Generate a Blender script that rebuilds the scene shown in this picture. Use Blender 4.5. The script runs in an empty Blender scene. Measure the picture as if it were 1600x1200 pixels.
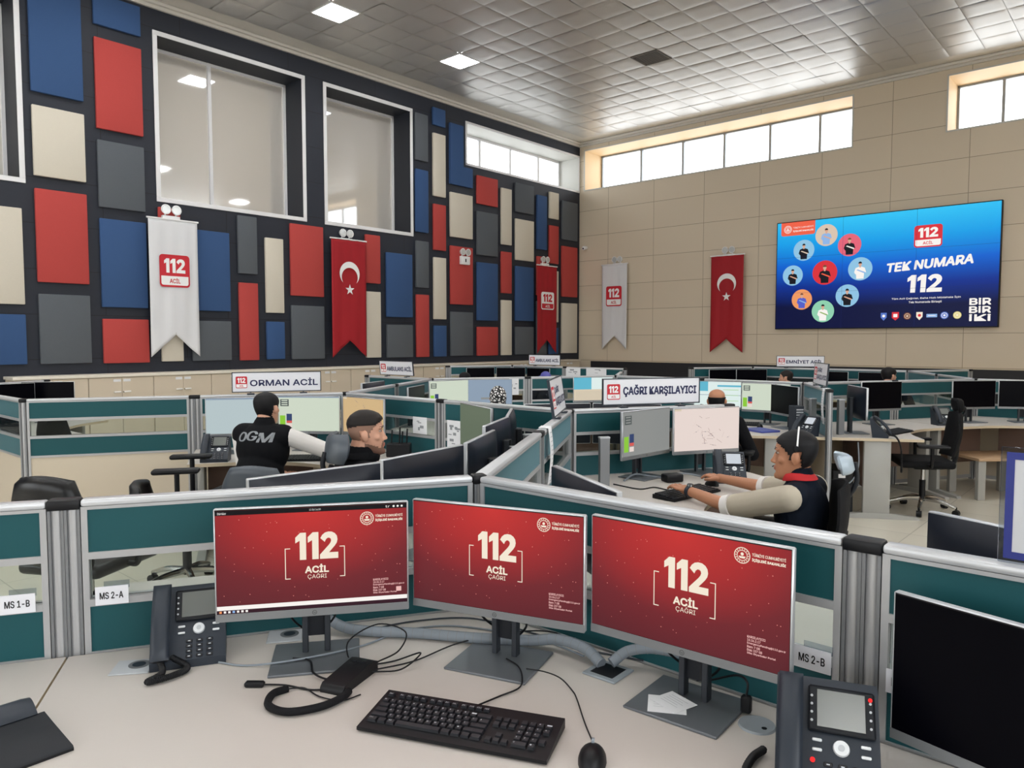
import bpy, bmesh, math, random
from mathutils import Vector, Matrix
R = math.radians
random.seed(7)
S = bpy.context.scene
COL = S.collection
# ---------------------------------------------------------------- camera, light, exposure
CAMZ = 1.62
cam = bpy.data.objects.new('camera', bpy.data.cameras.new('camera'))
COL.objects.link(cam)
cam.data.sensor_width = 36.0
cam.data.lens = 36.0 * 1162 / 1600
cam.data.clip_start = 0.05
cam.location = (0, 0, CAMZ)
cam.rotation_euler = (R(90 - 3.35), 0, 0)
S.camera = cam
S.view_settings.view_transform = 'Standard'
S.view_settings.look = 'None'
S.view_settings.gamma = 1
S.view_settings.use_curve_mapping = False
S.view_settings.exposure = 0.0
LAMP_STRENGTH = 36.0
SKY_STRENGTH = 4.3
w = bpy.data.worlds.new('World'); S.world = w; w.use_nodes = True
wb = w.node_tree.nodes['Background']
wb.inputs[0].default_value = (0.95, 0.98, 1.0, 1); wb.inputs[1].default_value = SKY_STRENGTH
try:
    S.cycles.use_denoising = True
    S.cycles.max_bounces = 10; S.cycles.diffuse_bounces = 5; S.cycles.glossy_bounces = 4
    S.cycles.transparent_max_bounces = 16; S.cycles.sample_clamp_indirect = 6
except Exception:
    pass
# ---------------------------------------------------------------- materials
def lin(c):
    c = c / 255.0
    return c / 12.92 if c <= 0.04045 else ((c + 0.055) / 1.055) ** 2.4
def rgb(h):
    return (lin(int(h[0:2], 16)), lin(int(h[2:4], 16)), lin(int(h[4:6], 16)), 1)
MAT = {}
def mk(name, h, rough=0.6, metal=0.0, emit=0.0, spec=0.5, noise=0.0, nscale=8.0, bump=0.0, coat=0.0):
    m = bpy.data.materials.new(name); m.use_nodes = True
    nt = m.node_tree; b = nt.nodes['Principled BSDF']; c = rgb(h)
    b.inputs['Base Color'].default_value = c
    b.inputs['Roughness'].default_value = rough
    b.inputs['Metallic'].default_value = metal
    b.inputs['Specular IOR Level'].default_value = spec
    if coat: b.inputs['Coat Weight'].default_value = coat
    if emit:
        b.inputs['Specular IOR Level'].default_value = 0.12
        b.inputs['Base Color'].default_value = (0.005, 0.005, 0.006, 1)
        b.inputs['Emission Color'].default_value = c
        b.inputs['Emission Strength'].default_value = emit
    if noise or bump:
        tc = nt.nodes.new('ShaderNodeTexCoord')
        n = nt.nodes.new('ShaderNodeTexNoise'); n.inputs['Scale'].default_value = nscale; n.inputs['Detail'].default_value = 5
        nt.links.new(tc.outputs['Object'], n.inputs['Vector'])
        if noise:
            mx = nt.nodes.new('ShaderNodeMix'); mx.data_type = 'RGBA'
            mx.inputs[6].default_value = tuple(x * (1 - noise) for x in c[:3]) + (1,)
            mx.inputs[7].default_value = tuple(min(1, x * (1 + noise)) for x in c[:3]) + (1,)
            nt.links.new(n.outputs['Fac'], mx.inputs[0]); nt.links.new(mx.outputs[2], b.inputs['Base Color'])
        if bump:
            bp = nt.nodes.new('ShaderNodeBump'); bp.inputs['Strength'].default_value = bump; bp.inputs['Distance'].default_value = 0.002
            nt.links.new(n.outputs['Fac'], bp.inputs['Height']); nt.links.new(bp.outputs['Normal'], b.inputs['Normal'])
    MAT[name] = m
    return m
def mk_brick(name, h, hm, bw, bh, mortar, offset, rough=0.6, shift=(0, 0), noise=0.05):
    """wall panels with joints, laid out in the wall's own x / z"""
    m = mk(name, h, rough); nt = m.node_tree; b = nt.nodes['Principled BSDF']
    tc = nt.nodes.new('ShaderNodeTexCoord'); sp = nt.nodes.new('ShaderNodeSeparateXYZ'); cb = nt.nodes.new('ShaderNodeCombineXYZ')
    nt.links.new(tc.outputs['Object'], sp.inputs[0])
    for i, (src, sh) in enumerate((('X', shift[0]), ('Z', shift[1]))):
        a = nt.nodes.new('ShaderNodeMath'); a.inputs[1].default_value = sh
        nt.links.new(sp.outputs[src], a.inputs[0]); nt.links.new(a.outputs[0], cb.inputs[i])
    br = nt.nodes.new('ShaderNodeTexBrick')
    br.offset = offset; br.inputs['Scale'].default_value = 1; br.inputs['Mortar Size'].default_value = mortar
    br.inputs['Mortar Smooth'].default_value = 0.2
    br.inputs['Brick Width'].default_value = bw; br.inputs['Row Height'].default_value = bh
    c = rgb(h)
    br.inputs['Color1'].default_value = tuple(x * (1 - noise) for x in c[:3]) + (1,)
    br.inputs['Color2'].default_value = tuple(x * (1 + noise) for x in c[:3]) + (1,)
    br.inputs['Mortar'].default_value = rgb(hm)
    nt.links.new(cb.outputs[0], br.inputs['Vector']); nt.links.new(br.outputs['Color'], b.inputs['Base Color'])
    bp = nt.nodes.new('ShaderNodeBump'); bp.inputs['Strength'].default_value = 0.4; bp.inputs['Distance'].default_value = 0.004; bp.invert = True
    nt.links.new(br.outputs['Fac'], bp.inputs['Height']); nt.links.new(bp.outputs['Normal'], b.inputs['Normal'])
    return m
def mk_glass(name, tint, refl, h='ffffff', rough=0.02):
    m = bpy.data.materials.new(name); m.use_nodes = True; nt = m.node_tree
    for n in list(nt.nodes): nt.nodes.remove(n)
    o = nt.nodes.new('ShaderNodeOutputMaterial'); t = nt.nodes.new('ShaderNodeBsdfTransparent'); g = nt.nodes.new('ShaderNodeBsdfGlossy')
    t.inputs[0].default_value = rgb(h); g.inputs['Roughness'].default_value = rough
    f = nt.nodes.new('ShaderNodeLayerWeight'); f.inputs['Blend'].default_value = refl
    mx = nt.nodes.new('ShaderNodeMixShader')
    mm = nt.nodes.new('ShaderNodeMath'); mm.operation = 'MULTIPLY'; mm.inputs[1].default_value = tint
    nt.links.new(f.outputs['Fresnel'], mm.inputs[0])
    nt.links.new(mm.outputs[0], mx.inputs[0]); nt.links.new(t.outputs[0], mx.inputs[1]); nt.links.new(g.outputs[0], mx.inputs[2])
    nt.links.new(mx.outputs[0], o.inputs[0]); MAT[name] = m
def mk_mirror_film(name):
    m = bpy.data.materials.new(name); m.use_nodes = True; nt = m.node_tree
    for n in list(nt.nodes): nt.nodes.remove(n)
    o = nt.nodes.new('ShaderNodeOutputMaterial'); d = nt.nodes.new('ShaderNodeBsdfDiffuse'); g = nt.nodes.new('ShaderNodeBsdfGlossy')
    d.inputs[0].default_value = rgb('ebe5dc'); g.inputs[0].default_value = rgb('eef0f0'); g.inputs['Roughness'].default_value = 0.035
    mx = nt.nodes.new('ShaderNodeMixShader'); mx.inputs[0].default_value = 0.40
    nt.links.new(d.outputs[0], mx.inputs[1]); nt.links.new(g.outputs[0], mx.inputs[2]); nt.links.new(mx.outputs[0], o.inputs[0]); MAT[name] = m
def mk_gradient(name, stops, cx, cz, sx, sz, strength=1.0):
    """an image shown on a display: round gradient in the display's own frame"""
    m = mk(name, '000000', 0.3, emit=strength); nt = m.node_tree; b = nt.nodes['Principled BSDF']
    tc = nt.nodes.new('ShaderNodeTexCoord'); mp = nt.nodes.new('ShaderNodeMapping')
    mp.inputs['Location'].default_value = (-cx * sx, 0, -cz * sz); mp.inputs['Scale'].default_value = (sx, 0, sz)
    nt.links.new(tc.outputs['Generated'], mp.inputs[0])
    ln = nt.nodes.new('ShaderNodeVectorMath'); ln.operation = 'LENGTH'; nt.links.new(mp.outputs[0], ln.inputs[0])
    cr = nt.nodes.new('ShaderNodeValToRGB'); nt.links.new(ln.outputs['Value'], cr.inputs[0])
    el = cr.color_ramp.elements
    while len(el) < len(stops): el.new(0.5)
    for e, (p, h) in zip(el, stops): e.position = p; e.color = rgb(h)
    nt.links.new(cr.outputs[0], b.inputs['Emission Color'])
mk_brick('navy_cladding', '1f2430', '0d1016', 2.1, 0.69, 0.006, 0.37, 0.62, (0.3, 0.05), 0.06)
mk_brick('beige_cladding', 'd6c8b2', '968770', 1.462, 0.712, 0.006, 0.0, 0.55, (-1.0, -0.345), 0.02)
mk('plain_beige', 'cbbda6', 0.6)
mk('navy_reveal', '20242e', 0.6)
mk('white_reveal', 'c9c9c4', 0.6)
mk('beige_reveal', 'ecd3ac', 0.6)
mk('window_white', 'e8e8ea', 0.4)
mk('window_alu', '8f959a', 0.4, 0.3)
mk('white_paint', 'e6e4df', 0.5)
mk('ceiling_metal', 'c9c8c5', 0.42, 0.6)
mk('ceiling_border', 'd6d2ca', 0.45, 0.1)
mk('vent_brown', '5b554c', 0.6)
mk('lamp_emit', 'ffffff', 0.5, emit=LAMP_STRENGTH)
mk('lamp_frame', 'f0f0f0', 0.4)
mk('dark_trim', '1e1f24', 0.6)
mk_brick('floor_tile', 'cdc8ba', 'a39f93', 0.6, 0.6, 0.004, 0.0, 0.28)
for k in range(1):  # floor joints run in x / y
    nt = MAT['floor_tile'].node_tree
    sp = [n for n in nt.nodes if n.type == 'SEPXYZ'][0]
    for l in [l for l in nt.links if l.from_node == sp and l.from_socket.name == 'Z']:
        dst = l.to_socket; nt.links.remove(l); nt.links.new(sp.outputs['Y'], dst)
mk('felt_red', 'b64440', 0.9, noise=0.04, nscale=60); mk('felt_blue', '33527f', 0.9, noise=0.04, nscale=60)
mk('felt_cream', 'd4cdbe', 0.9, noise=0.03, nscale=60); mk('felt_grey', '585d63', 0.9, noise=0.05, nscale=60)
mk('alu', 'b2b3b5', 0.36, 0.35); mk('alu_bright', 'c9cbce', 0.3, 0.25); mk('alu_dark', '7d7f82', 0.4, 0.35)
mk('teal_fabric', '144d53', 0.5, noise=0.04, nscale=200, spec=0.3)
_b = MAT['teal_fabric'].node_tree.nodes['Principled BSDF']; _b.inputs['Sheen Weight'].default_value = 0.55; _b.inputs['Sheen Roughness'].default_value = 0.35; _b.inputs['Sheen Tint'].default_value = (0.55, 0.85, 1.0, 1)
mk_glass('thin_glass', 0.9, 0.22, 'eef4f2')
mk('cream_board', 'c9bda9', 0.5)
mk('plastic_black', '0d0e12', 0.45, spec=0.3); mk('plastic_dark', '181b21', 0.5, spec=0.3); mk('plastic_slate', '262d37', 0.42, spec=0.4)
mk('desk_top', 'c2bcb6', 0.42, noise=0.015, nscale=3); mk('desk_edge', 'c6b69c', 0.5); mk('desk_leg', 'a6a6a2', 0.45, 0.1); mk('wood_brown', '6a5348', 0.6)
mk('maple', 'b89a7a', 0.5)
mk('monitor_silver', '84878a', 0.35, 0.4); mk('stand_dark', '34383e', 0.4, 0.3); mk('monitor_edge', 'c9ccd0', 0.3, 0.5); mk('monitor_back', '141926', 0.4, spec=0.4); mk('screen_off', '030308', 0.3, spec=0.06); mk('bezel', '08080a', 0.4)
mk('base_metal', '6f747a', 0.36, 0.4)
mk('white_plastic', 'e9e9ea', 0.4); mk('grey_plastic', '8f979d', 0.45); mk('light_grey', 'b9bdc2', 0.45)
mk('sleeve_grey', '7c848c', 0.5)
mk('cabinet_front', 'cdc0ac', 0.5); mk('cabinet_top', 'ddd6c8', 0.45); mk('handle_white', 'eceae6', 0.4)
mk('cloth_white', 'dcdde0', 0.85, bump=0.3, nscale=30); mk('cloth_red', 'a30e1d', 0.7, bump=0.3, nscale=30)
mk('ink_white', 'f4f4f4', 0.6); mk('ink_red', 'c8202f', 0.6); mk('ink_navy', '1d2350', 0.6); mk('ink_black', '15151a', 0.6); mk('ink_dark_red', '7d2228', 0.6)
mk('board_white', 'e3e4ea', 0.3); mk('paper', 'e4e6e9', 0.8); mk('ink_blue', '1b297c', 0.5); mk('card_backlit', 'c6c8cc', 0.7)  # sign card greyed to carry the shade of being backlit
mk('lens', 'cfd2d2', 0.12, 0.3); mk('mesh_black', '0b0c10', 0.75, spec=0.25, bump=0.5, nscale=300); mk('leather_black', '0d0e11', 0.33, spec=0.4); mk('leather_grey', '4d545c', 0.35); mk('chrome', 'c9cacb', 0.15, 1.0)
mk('headrest_reflection', 'a9b8c4', 0.25)  # pale tone stands in for light reflected off the headrest
mk('key_black', '191b21', 0.5); mk('key_legend', 'c8ccd2', 0.6); mk('key_white', 'dfe3e6', 0.4); mk('led_red', 'ff2a2a', 0.4, emit=1.2); mk('lcd_grey', '6f7370', 0.2); mk('lcd_lit', 'dfe6ee', 0.3, emit=0.8)
mk('skin', 'cf9d84', 0.5, spec=0.4); mk('skin_tan', 'b47e60', 0.5, spec=0.4); mk('lip', 'b0705f', 0.5); mk('stubble', '7f5d4d', 0.7); mk('hair_black', '0c0b0f', 0.6, spec=0.3); mk('hair_brown', '1d1715', 0.6, spec=0.3); mk('hair_fade', '8d6c5b', 0.7); mk('eye_white', 'b3a69d', 0.4); mk('eye_dark', '1a1210', 0.3)
mk('vest_black', '090a0f', 0.85, spec=0.2); mk('vest_navy', '0c1422', 0.85, spec=0.2); mk('shirt_white', 'dcd9d6', 0.85); mk('shirt_beige', 'b6ad9c', 0.85); mk('collar_red', 'c3262b', 0.8); mk('trouser', '1b1c22', 0.85); mk('shoe', '121214', 0.5); mk('print_grey', '8b8f94', 0.7)
mk('scarf_white', 'e4e2e0', 0.9); mk('cup_red', 'b6453d', 0.5); mk('cap_violet', '5a5ba8', 0.8); mk('cover_blue', '47509a', 0.5)
# display colours
def em(name, h, s=1.0): return mk(name, h, 0.3, emit=s)
em('e_white', 'f8f3ee'); em('e_cream', 'f3e6d2'); em('e_pink', 'eab8b4'); em('e_black', '08060a'); em('e_dot', 'e08e84'); em('e_purple', '331521')
em('e_paleblue', 'b4c3c6'); em('e_palegreen', 'ccd6c4'); em('e_map', 'cfb183'); em('e_grey', '8b8d8b'); em('e_greygreen', '5f6b58'); em('e_bluegrey', '8c9db0'); em('e_pinkwhite', 'e5d5ce'); em('e_cool', 'dcebe8'); em('e_teal', '5fb4cc'); em('e_lime', '8ac63b'); em('e_wnavy', '33436b'); em('e_wred', 'd35a55'); em('e_road', 'a58a86'); em('e_wgrey', '4d5554'); em('e_beige', 'd6c8b0')
em('e_orange', 'ef6248'); em('e_red', 'd9333c'); em('e_sky', '8fc3e2'); em('e_tan', 'd8c4b0'); em('e_coral', 'e4667a'); em('e_or2', 'ef9a62'); em('e_green', '8fcfae'); em('e_skin', 'd9a890'); em('e_suit', '15171f'); em('e_lblue', '8fb5e6'); em('e_navy', '1d2a6a'); em('e_brown', '7b4a30'); em('e_yell', 'e5d88a'); em('e_logo', '5878c8'); em('e_sub', '9fd0ff'); em('e_violet', '5560c8'); em('e_olive', '8fb060')
mk_gradient('e_redscreen', [(0.0, 'c6322f'), (0.35, 'a82a2b'), (0.7, '70242a'), (1.0, '5c2329')], 0.48, 0.98, 1.05, 0.95)
mk_gradient('e_bluewall', [(0.2, '34c6f6'), (0.4, '149fe8'), (0.58, '0c62cf'), (0.74, '08308f'), (0.9, '060f3c')], 0.55, 1.25, 0.25, 0.85)
# leopard head scarf
nt = MAT['scarf_white'].node_tree; b = nt.nodes['Principled BSDF']
tc = nt.nodes.new('ShaderNodeTexCoord'); vo = nt.nodes.new('ShaderNodeTexVoronoi'); vo.feature = 'DISTANCE_TO_EDGE'; vo.inputs['Scale'].default_value = 28
cr = nt.nodes.new('ShaderNodeValToRGB'); cr.color_ramp.interpolation = 'CONSTANT'; cr.color_ramp.elements[0].color = (0.01, 0.01, 0.012, 1); cr.color_ramp.elements[1].position = 0.16; cr.color_ramp.elements[1].color = (0.78, 0.77, 0.76, 1)
nt.links.new(tc.outputs['Object'], vo.inputs['Vector']); nt.links.new(vo.outputs['Distance'], cr.inputs[0]); nt.links.new(cr.outputs[0], b.inputs['Base Color'])
mk_glass('window_glass', 0.9, 0.15, 'ffffff'); mk_mirror_film('mirror_film'); mk_glass('clear_plastic', 0.9, 0.3, 'dfe4ea', 0.05)

# ---------------------------------------------------------------- mesh helpers
def cr_pts(P, n=8):
    P = [Vector(p) for p in P]
    if len(P) < 3: return P
    Q = [2 * P[0] - P[1]] + P + [2 * P[-1] - P[-2]]; out = []
    for i in range(1, len(Q) - 2):
        a, b, c, d = Q[i - 1], Q[i], Q[i + 1], Q[i + 2]
        for k in range(n):
            t = k / n
            out.append(0.5 * ((2 * b) + (c - a) * t + (2 * a - 5 * b + 4 * c - d) * t * t + (3 * b - a - 3 * c + d) * t ** 3))
    out.append(P[-1]); return out
_txt = {}
try:
    FONT = bpy.data.fonts.load(bpy.utils.system_resource('DATAFILES', path='fonts') + '/Inter.woff2')
except Exception:
    FONT = None
def text_mesh(s, bold=0.0):
    bold = 0.0; k = (s, bold)
    if k not in _txt:
        cu = bpy.data.curves.new('t', 'FONT'); cu.body = s; cu.size = 1.0
        if FONT: cu.font = FONT
        cu.resolution_u = 3; cu.offset = bold; cu.align_x = 'LEFT'
        ob = bpy.data.objects.new('t', cu); COL.objects.link(ob)
        dg = bpy.context.evaluated_depsgraph_get(); me = bpy.data.meshes.new_from_object(ob.evaluated_get(dg))
        vs = [v.co.copy() for v in me.vertices]; fs = [tuple(p.vertices) for p in me.polygons]
        bpy.data.objects.remove(ob); bpy.data.meshes.remove(me); bpy.data.curves.remove(cu)
        x0 = min(v.x for v in vs); x1 = max(v.x for v in vs); y0 = min(v.y for v in vs); y1 = max(v.y for v in vs)
        _txt[k] = ([((v.x - x0) / (x1 - x0), (v.y - y0) / (y1 - y0)) for v in vs], fs, (x1 - x0) / (y1 - y0))
    return _txt[k]
class MB:
    def __init__(s):
        s.v = []; s.f = []; s.fm = []; s.mats = []; s.M = Matrix()
    def add(s, vs, fs, mat):
        if mat not in s.mats: s.mats.append(mat)
        mi = s.mats.index(mat); o = len(s.v)
        s.v += [s.M @ Vector(v) for v in vs]
        for f in fs: s.f.append(tuple(i + o for i in f)); s.fm.append(mi)
        return s
    def box(s, x0, y0, z0, x1, y1, z1, mat, bev=0.0, seg=2):
        if not bev:
            vs = [(x, y, z) for x in (x0, x1) for y in (y0, y1) for z in (z0, z1)]
            return s.add(vs, [(0, 1, 3, 2), (4, 6, 7, 5), (0, 4, 5, 1), (2, 3, 7, 6), (0, 2, 6, 4), (1, 5, 7, 3)], mat)
        bm = bmesh.new(); bmesh.ops.create_cube(bm, size=1)
        for v in bm.verts:
            v.co = Vector(((x0 + x1) / 2 + v.co.x * (x1 - x0), (y0 + y1) / 2 + v.co.y * (y1 - y0), (z0 + z1) / 2 + v.co.z * (z1 - z0)))
        bmesh.ops.bevel(bm, geom=bm.edges[:], offset=bev, segments=seg, profile=0.5, affect='EDGES')
        bm.verts.index_update()
        s.add([v.co.copy() for v in bm.verts], [tuple(v.index for v in f.verts) for f in bm.faces], mat); bm.free(); return s
    def cyl(s, p0, p1, r0, r1=None, mat='alu', n=16):
        r1 = r0 if r1 is None else r1; p0 = Vector(p0); p1 = Vector(p1); d = (p1 - p0).normalized()
        a = d.orthogonal().normalized(); b = d.cross(a); vs = []
        for p, r in ((p0, r0), (p1, r1)):
            for i in range(n):
                t = 2 * math.pi * i / n; vs.append(p + (a * math.cos(t) + b * math.sin(t)) * r)
        fs = [(i, (i + 1) % n, n + (i + 1) % n, n + i) for i in range(n)] + [tuple(range(n))[::-1], tuple(range(n, 2 * n))]
        return s.add(vs, fs, mat)
    def tube(s, pts, r, mat, n=8, sm=8):
        P = cr_pts(pts, sm) if sm else [Vector(p) for p in pts]; vs = []; fs = []
        up = Vector((0, 0, 1)); rr = r if callable(r) else (lambda t: r); m = len(P)
        d0 = (P[1] - P[0]).normalized(); a = d0.orthogonal().normalized()
        for i, p in enumerate(P):
            d = (P[min(i + 1, m - 1)] - P[max(i - 1, 0)]).normalized()
            a = (a - d * a.dot(d)).normalized(); b = d.cross(a); q = rr(i / (m - 1))
            for k in range(n):
                t = 2 * math.pi * k / n; vs.append(p + (a * math.cos(t) + b * math.sin(t)) * q)
        for i in range(m - 1):
            for k in range(n): fs.append((i * n + k, i * n + (k + 1) % n, (i + 1) * n + (k + 1) % n, (i + 1) * n + k))
        fs += [tuple(range(n))[::-1], tuple(range((m - 1) * n, m * n))]
        return s.add(vs, fs, mat)
    def lathe(s, prof, mat, n=24, c=(0, 0, 0)):
        vs = []; fs = []; m = len(prof)
        for r, z in prof:
            for k in range(n):
                t = 2 * math.pi * k / n; vs.append((c[0] + r * math.cos(t), c[1] + r * math.sin(t), c[2] + z))
        for i in range(m - 1):
            for k in range(n): fs.append((i * n + k, i * n + (k + 1) % n, (i + 1) * n + (k + 1) % n, (i + 1) * n + k))
        fs += [tuple(range(n))[::-1], tuple(range((m - 1) * n, m * n))]
        return s.add(vs, fs, mat)
    def prism(s, poly, z0, z1, mat, axis='z'):
        n = len(poly)
        if axis == 'z': vs = [(x, y, z0) for x, y in poly] + [(x, y, z1) for x, y in poly]
        elif axis == 'y': vs = [(x, z0, y) for x, y in poly] + [(x, z1, y) for x, y in poly]
        else: vs = [(z0, x, y) for x, y in poly] + [(z1, x, y) for x, y in poly]
        fs = [tuple(range(n))[::-1], tuple(range(n, 2 * n))] + [(i, (i + 1) % n, n + (i + 1) % n, n + i) for i in range(n)]
        return s.add(vs, fs, mat)
    def ell(s, c, r, mat='skin', nu=20, nv=12, rot=None):
        vs = []; fs = []; c = Vector(c)
        for j in range(nv + 1):
            ph = math.pi * j / nv
            for i in range(nu):
                t = 2 * math.pi * i / nu
                q = Vector((r[0] * math.sin(ph) * math.cos(t), r[1] * math.sin(ph) * math.sin(t), r[2] * math.cos(ph)))
                if rot is not None: q = rot @ q
                vs.append(c + q)
        for j in range(nv):
            for i in range(nu): fs.append((j * nu + i, (j + 1) * nu + i, (j + 1) * nu + (i + 1) % nu, j * nu + (i + 1) % nu))
        return s.add(vs, fs, mat)
    def cap(s, p0, p1, r0, r1, mat='skin', n=14):
        p0 = Vector(p0); p1 = Vector(p1); d = (p1 - p0).normalized(); a = d.orthogonal().normalized(); b = d.cross(a); vs = []; rings = []
        for k in range(5):
            t = k / 4 * math.pi / 2 * 0.97; rings.append((p0 - d * r0 * math.cos(t), r0 * math.sin(t) + 1e-4))
        for k in range(5):
            t = (1 - k / 4 * 0.97) * math.pi / 2; rings.append((p1 + d * r1 * math.cos(t), r1 * math.sin(t) + 1e-4))
        for p, r in rings:
            for i in range(n):
                t = 2 * math.pi * i / n; vs.append(p + (a * math.cos(t) + b * math.sin(t)) * r)
        fs = []; m = len(rings)
        for i in range(m - 1):
            for k in range(n): fs.append((i * n + k, i * n + (k + 1) % n, (i + 1) * n + (k + 1) % n, (i + 1) * n + k))
        fs += [tuple(range(n))[::-1], tuple(range((m - 1) * n, m * n))]
        return s.add(vs, fs, mat)
    def slab(s, fn, nu, nv, th, mat):
        """closed curved sheet: fn(u, v) gives the middle surface"""
        G = [[Vector(fn(i / nu, j / nv)) for j in range(nv + 1)] for i in range(nu + 1)]; vs = []
        for sg in (1, -1):
            for i in range(nu + 1):
                for j in range(nv + 1):
                    du = G[min(i + 1, nu)][j] - G[max(i - 1, 0)][j]; dv = G[i][min(j + 1, nv)] - G[i][max(j - 1, 0)]
                    nrm = du.cross(dv).normalized(); e = 0.35 if i in (0, nu) or j in (0, nv) else 1.0
                    vs.append(G[i][j] + nrm * sg * th / 2 * e)
        k = nv + 1; o = (nu + 1) * k; fs = []
        for i in range(nu):
            for j in range(nv):
                a, b, c, d = i * k + j, (i + 1) * k + j, (i + 1) * k + j + 1, i * k + j + 1
                fs += [(a, b, c, d), (o + d, o + c, o + b, o + a)]
        for i in range(nu): fs += [(i * k, o + i * k, o + (i + 1) * k, (i + 1) * k), (i * k + nv, (i + 1) * k + nv, o + (i + 1) * k + nv, o + i * k + nv)]
        for j in range(nv): fs += [(j, j + 1, o + j + 1, o + j), (nu * k + j, o + nu * k + j, o + nu * k + j + 1, nu * k + j + 1)]
        return s.add(vs, fs, mat)
    # flat printing: x to the right, z up, seen from -y; layer n sits n * eps nearer the viewer
    eps = 0.0008; y0 = 0.0
    def Y(s, layer): return s.y0 - s.eps * layer
    def rect(s, x0, z0, x1, z1, mat, layer=1):
        y = s.Y(layer); return s.add([(x0, y, z0), (x1, y, z0), (x1, y, z1), (x0, y, z1)], [(0, 1, 2, 3)], mat)
    def poly(s, P, mat, layer=1):
        y = s.Y(layer); return s.add([(x, y, z) for x, z in P], [tuple(range(len(P)))], mat)
    def disc(s, x, z, r, mat, layer=1, n=28, rz=None):
        rz = rz or r
        return s.poly([(x + r * math.cos(2 * math.pi * i / n), z + rz * math.sin(2 * math.pi * i / n)) for i in range(n)], mat, layer)
    def ring(s, x, z, r0, r1, mat, layer=1, n=28):
        y = s.Y(layer); vs = []
        for r in (r0, r1):
            vs += [(x + r * math.cos(2 * math.pi * i / n), y, z + r * math.sin(2 * math.pi * i / n)) for i in range(n)]
        return s.add(vs, [(i, (i + 1) % n, n + (i + 1) % n, n + i) for i in range(n)], mat)
    def rrect(s, x0, z0, x1, z1, r, mat, layer=1, corners=(1, 1, 1, 1)):
        P = []
        for (cx, cz, a0), on in zip(((x1 - r, z1 - r, 0), (x0 + r, z1 - r, 90), (x0 + r, z0 + r, 180), (x1 - r, z0 + r, 270)), corners):
            if on:
                for k in range(6): t = R(a0 + 90 * k / 5); P.append((cx + r * math.cos(t), cz + r * math.sin(t)))
            else:
                P.append((cx + (r if a0 in (0, 270) else -r), cz + (r if a0 in (0, 90) else -r)))
        return s.poly(P, mat, layer)
    def text(s, t, x0, z0, w, h, mat, layer=2, bold=0.02, align='L', shear=0.0, slope=0.0):
        P, fs, asp = text_mesh(t, bold)
        ww = w if w else h * asp
        if align == 'C': x0 -= ww / 2
        if align == 'R': x0 -= ww
        # heavier strokes: the same letters printed again a hair to each side
        d = bold * h * 1.0; sh_ = [(0, 0)] + ([(d * math.cos(R(45 * k)), d * math.sin(R(45 * k))) for k in range(8)] if bold > .012 else [])
        for k, (dx, dz) in enumerate(sh_):
            y = s.Y(layer) + k * 2e-6
            s.add([(x0 + d + px * (ww - 2 * d) + pz * h * shear + dx, y, z0 + d + pz * (h - 2 * d) + px * ww * slope + dz) for px, pz in P], fs, mat)
        return s
    def mesh(s, name, sharp=38, fix=True, smooth=True):
        me = bpy.data.meshes.new(name)
        me.from_pydata([tuple(v) for v in s.v], [], s.f)
        for m in s.mats: me.materials.append(MAT[m])
        me.polygons.foreach_set('material_index', s.fm)
        if fix:
            bm = bmesh.new(); bm.from_mesh(me); bmesh.ops.recalc_face_normals(bm, faces=bm.faces[:]); bm.to_mesh(me); bm.free()
        if smooth:
            me.polygons.foreach_set('use_smooth', [True] * len(me.polygons)); me.set_sharp_from_angle(angle=R(sharp))
        me.update(); return me
    def heavy112(s, x0, z0, w, h, mat, layer=2, shear=0.0):
        one = [(0, .62), (0, .83), (.46, 1), (1, 1), (1, 0), (.40, 0), (.40, .71)]
        two = [(0, 0), (1, 0), (1, .23), (.5, .23), (.82, .47), (.93, .58), (.97, .70), (.94, .83), (.83, .93), (.66, .99), (.47, 1.0), (.29, .97), (.14, .89), (.03, .77), (.27, .62), (.34, .72), (.43, .77), (.52, .77), (.60, .73), (.62, .66), (.58, .59), (.48, .50), (0, .16)]
        for a, ww, G in ((0, .25, one), (.29, .25, one), (.57, .43, two)):
            s.poly([(x0 + (a + q * ww) * w + r * h * shear, z0 + r * h) for q, r in G], mat, layer)
        return s
    def build(s, name, parent=None, **k):
        return link(name, s.mesh(name, **k), parent)
def link(name, me, parent=None, loc=None, rz=None):
    o = bpy.data.objects.new(name, me); COL.objects.link(o)
    if parent is not None: o.parent = parent
    if loc is not None: o.location = loc
    if rz is not None: o.rotation_euler = (0, 0, rz)
    return o
def tag(o, label=None, cat=None, group=None, kind=None):
    if label: o['label'] = label
    if cat: o['category'] = cat
    if group: o['group'] = group
    if kind: o['kind'] = kind
    return o
def thing(name, label, cat, loc=(0, 0, 0), deg=0.0, group=None):
    o = bpy.data.objects.new(name, None); COL.objects.link(o); o.empty_display_size = 0.1
    o.location = loc; o.rotation_euler = (0, 0, R(deg)); return tag(o, label, cat, group)
def place(o, loc, deg=0.0): o.location = loc; o.rotation_euler = (0, 0, R(deg)); return o
def D(a): return Vector((math.sin(R(a)), math.cos(R(a)), 0))
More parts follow.
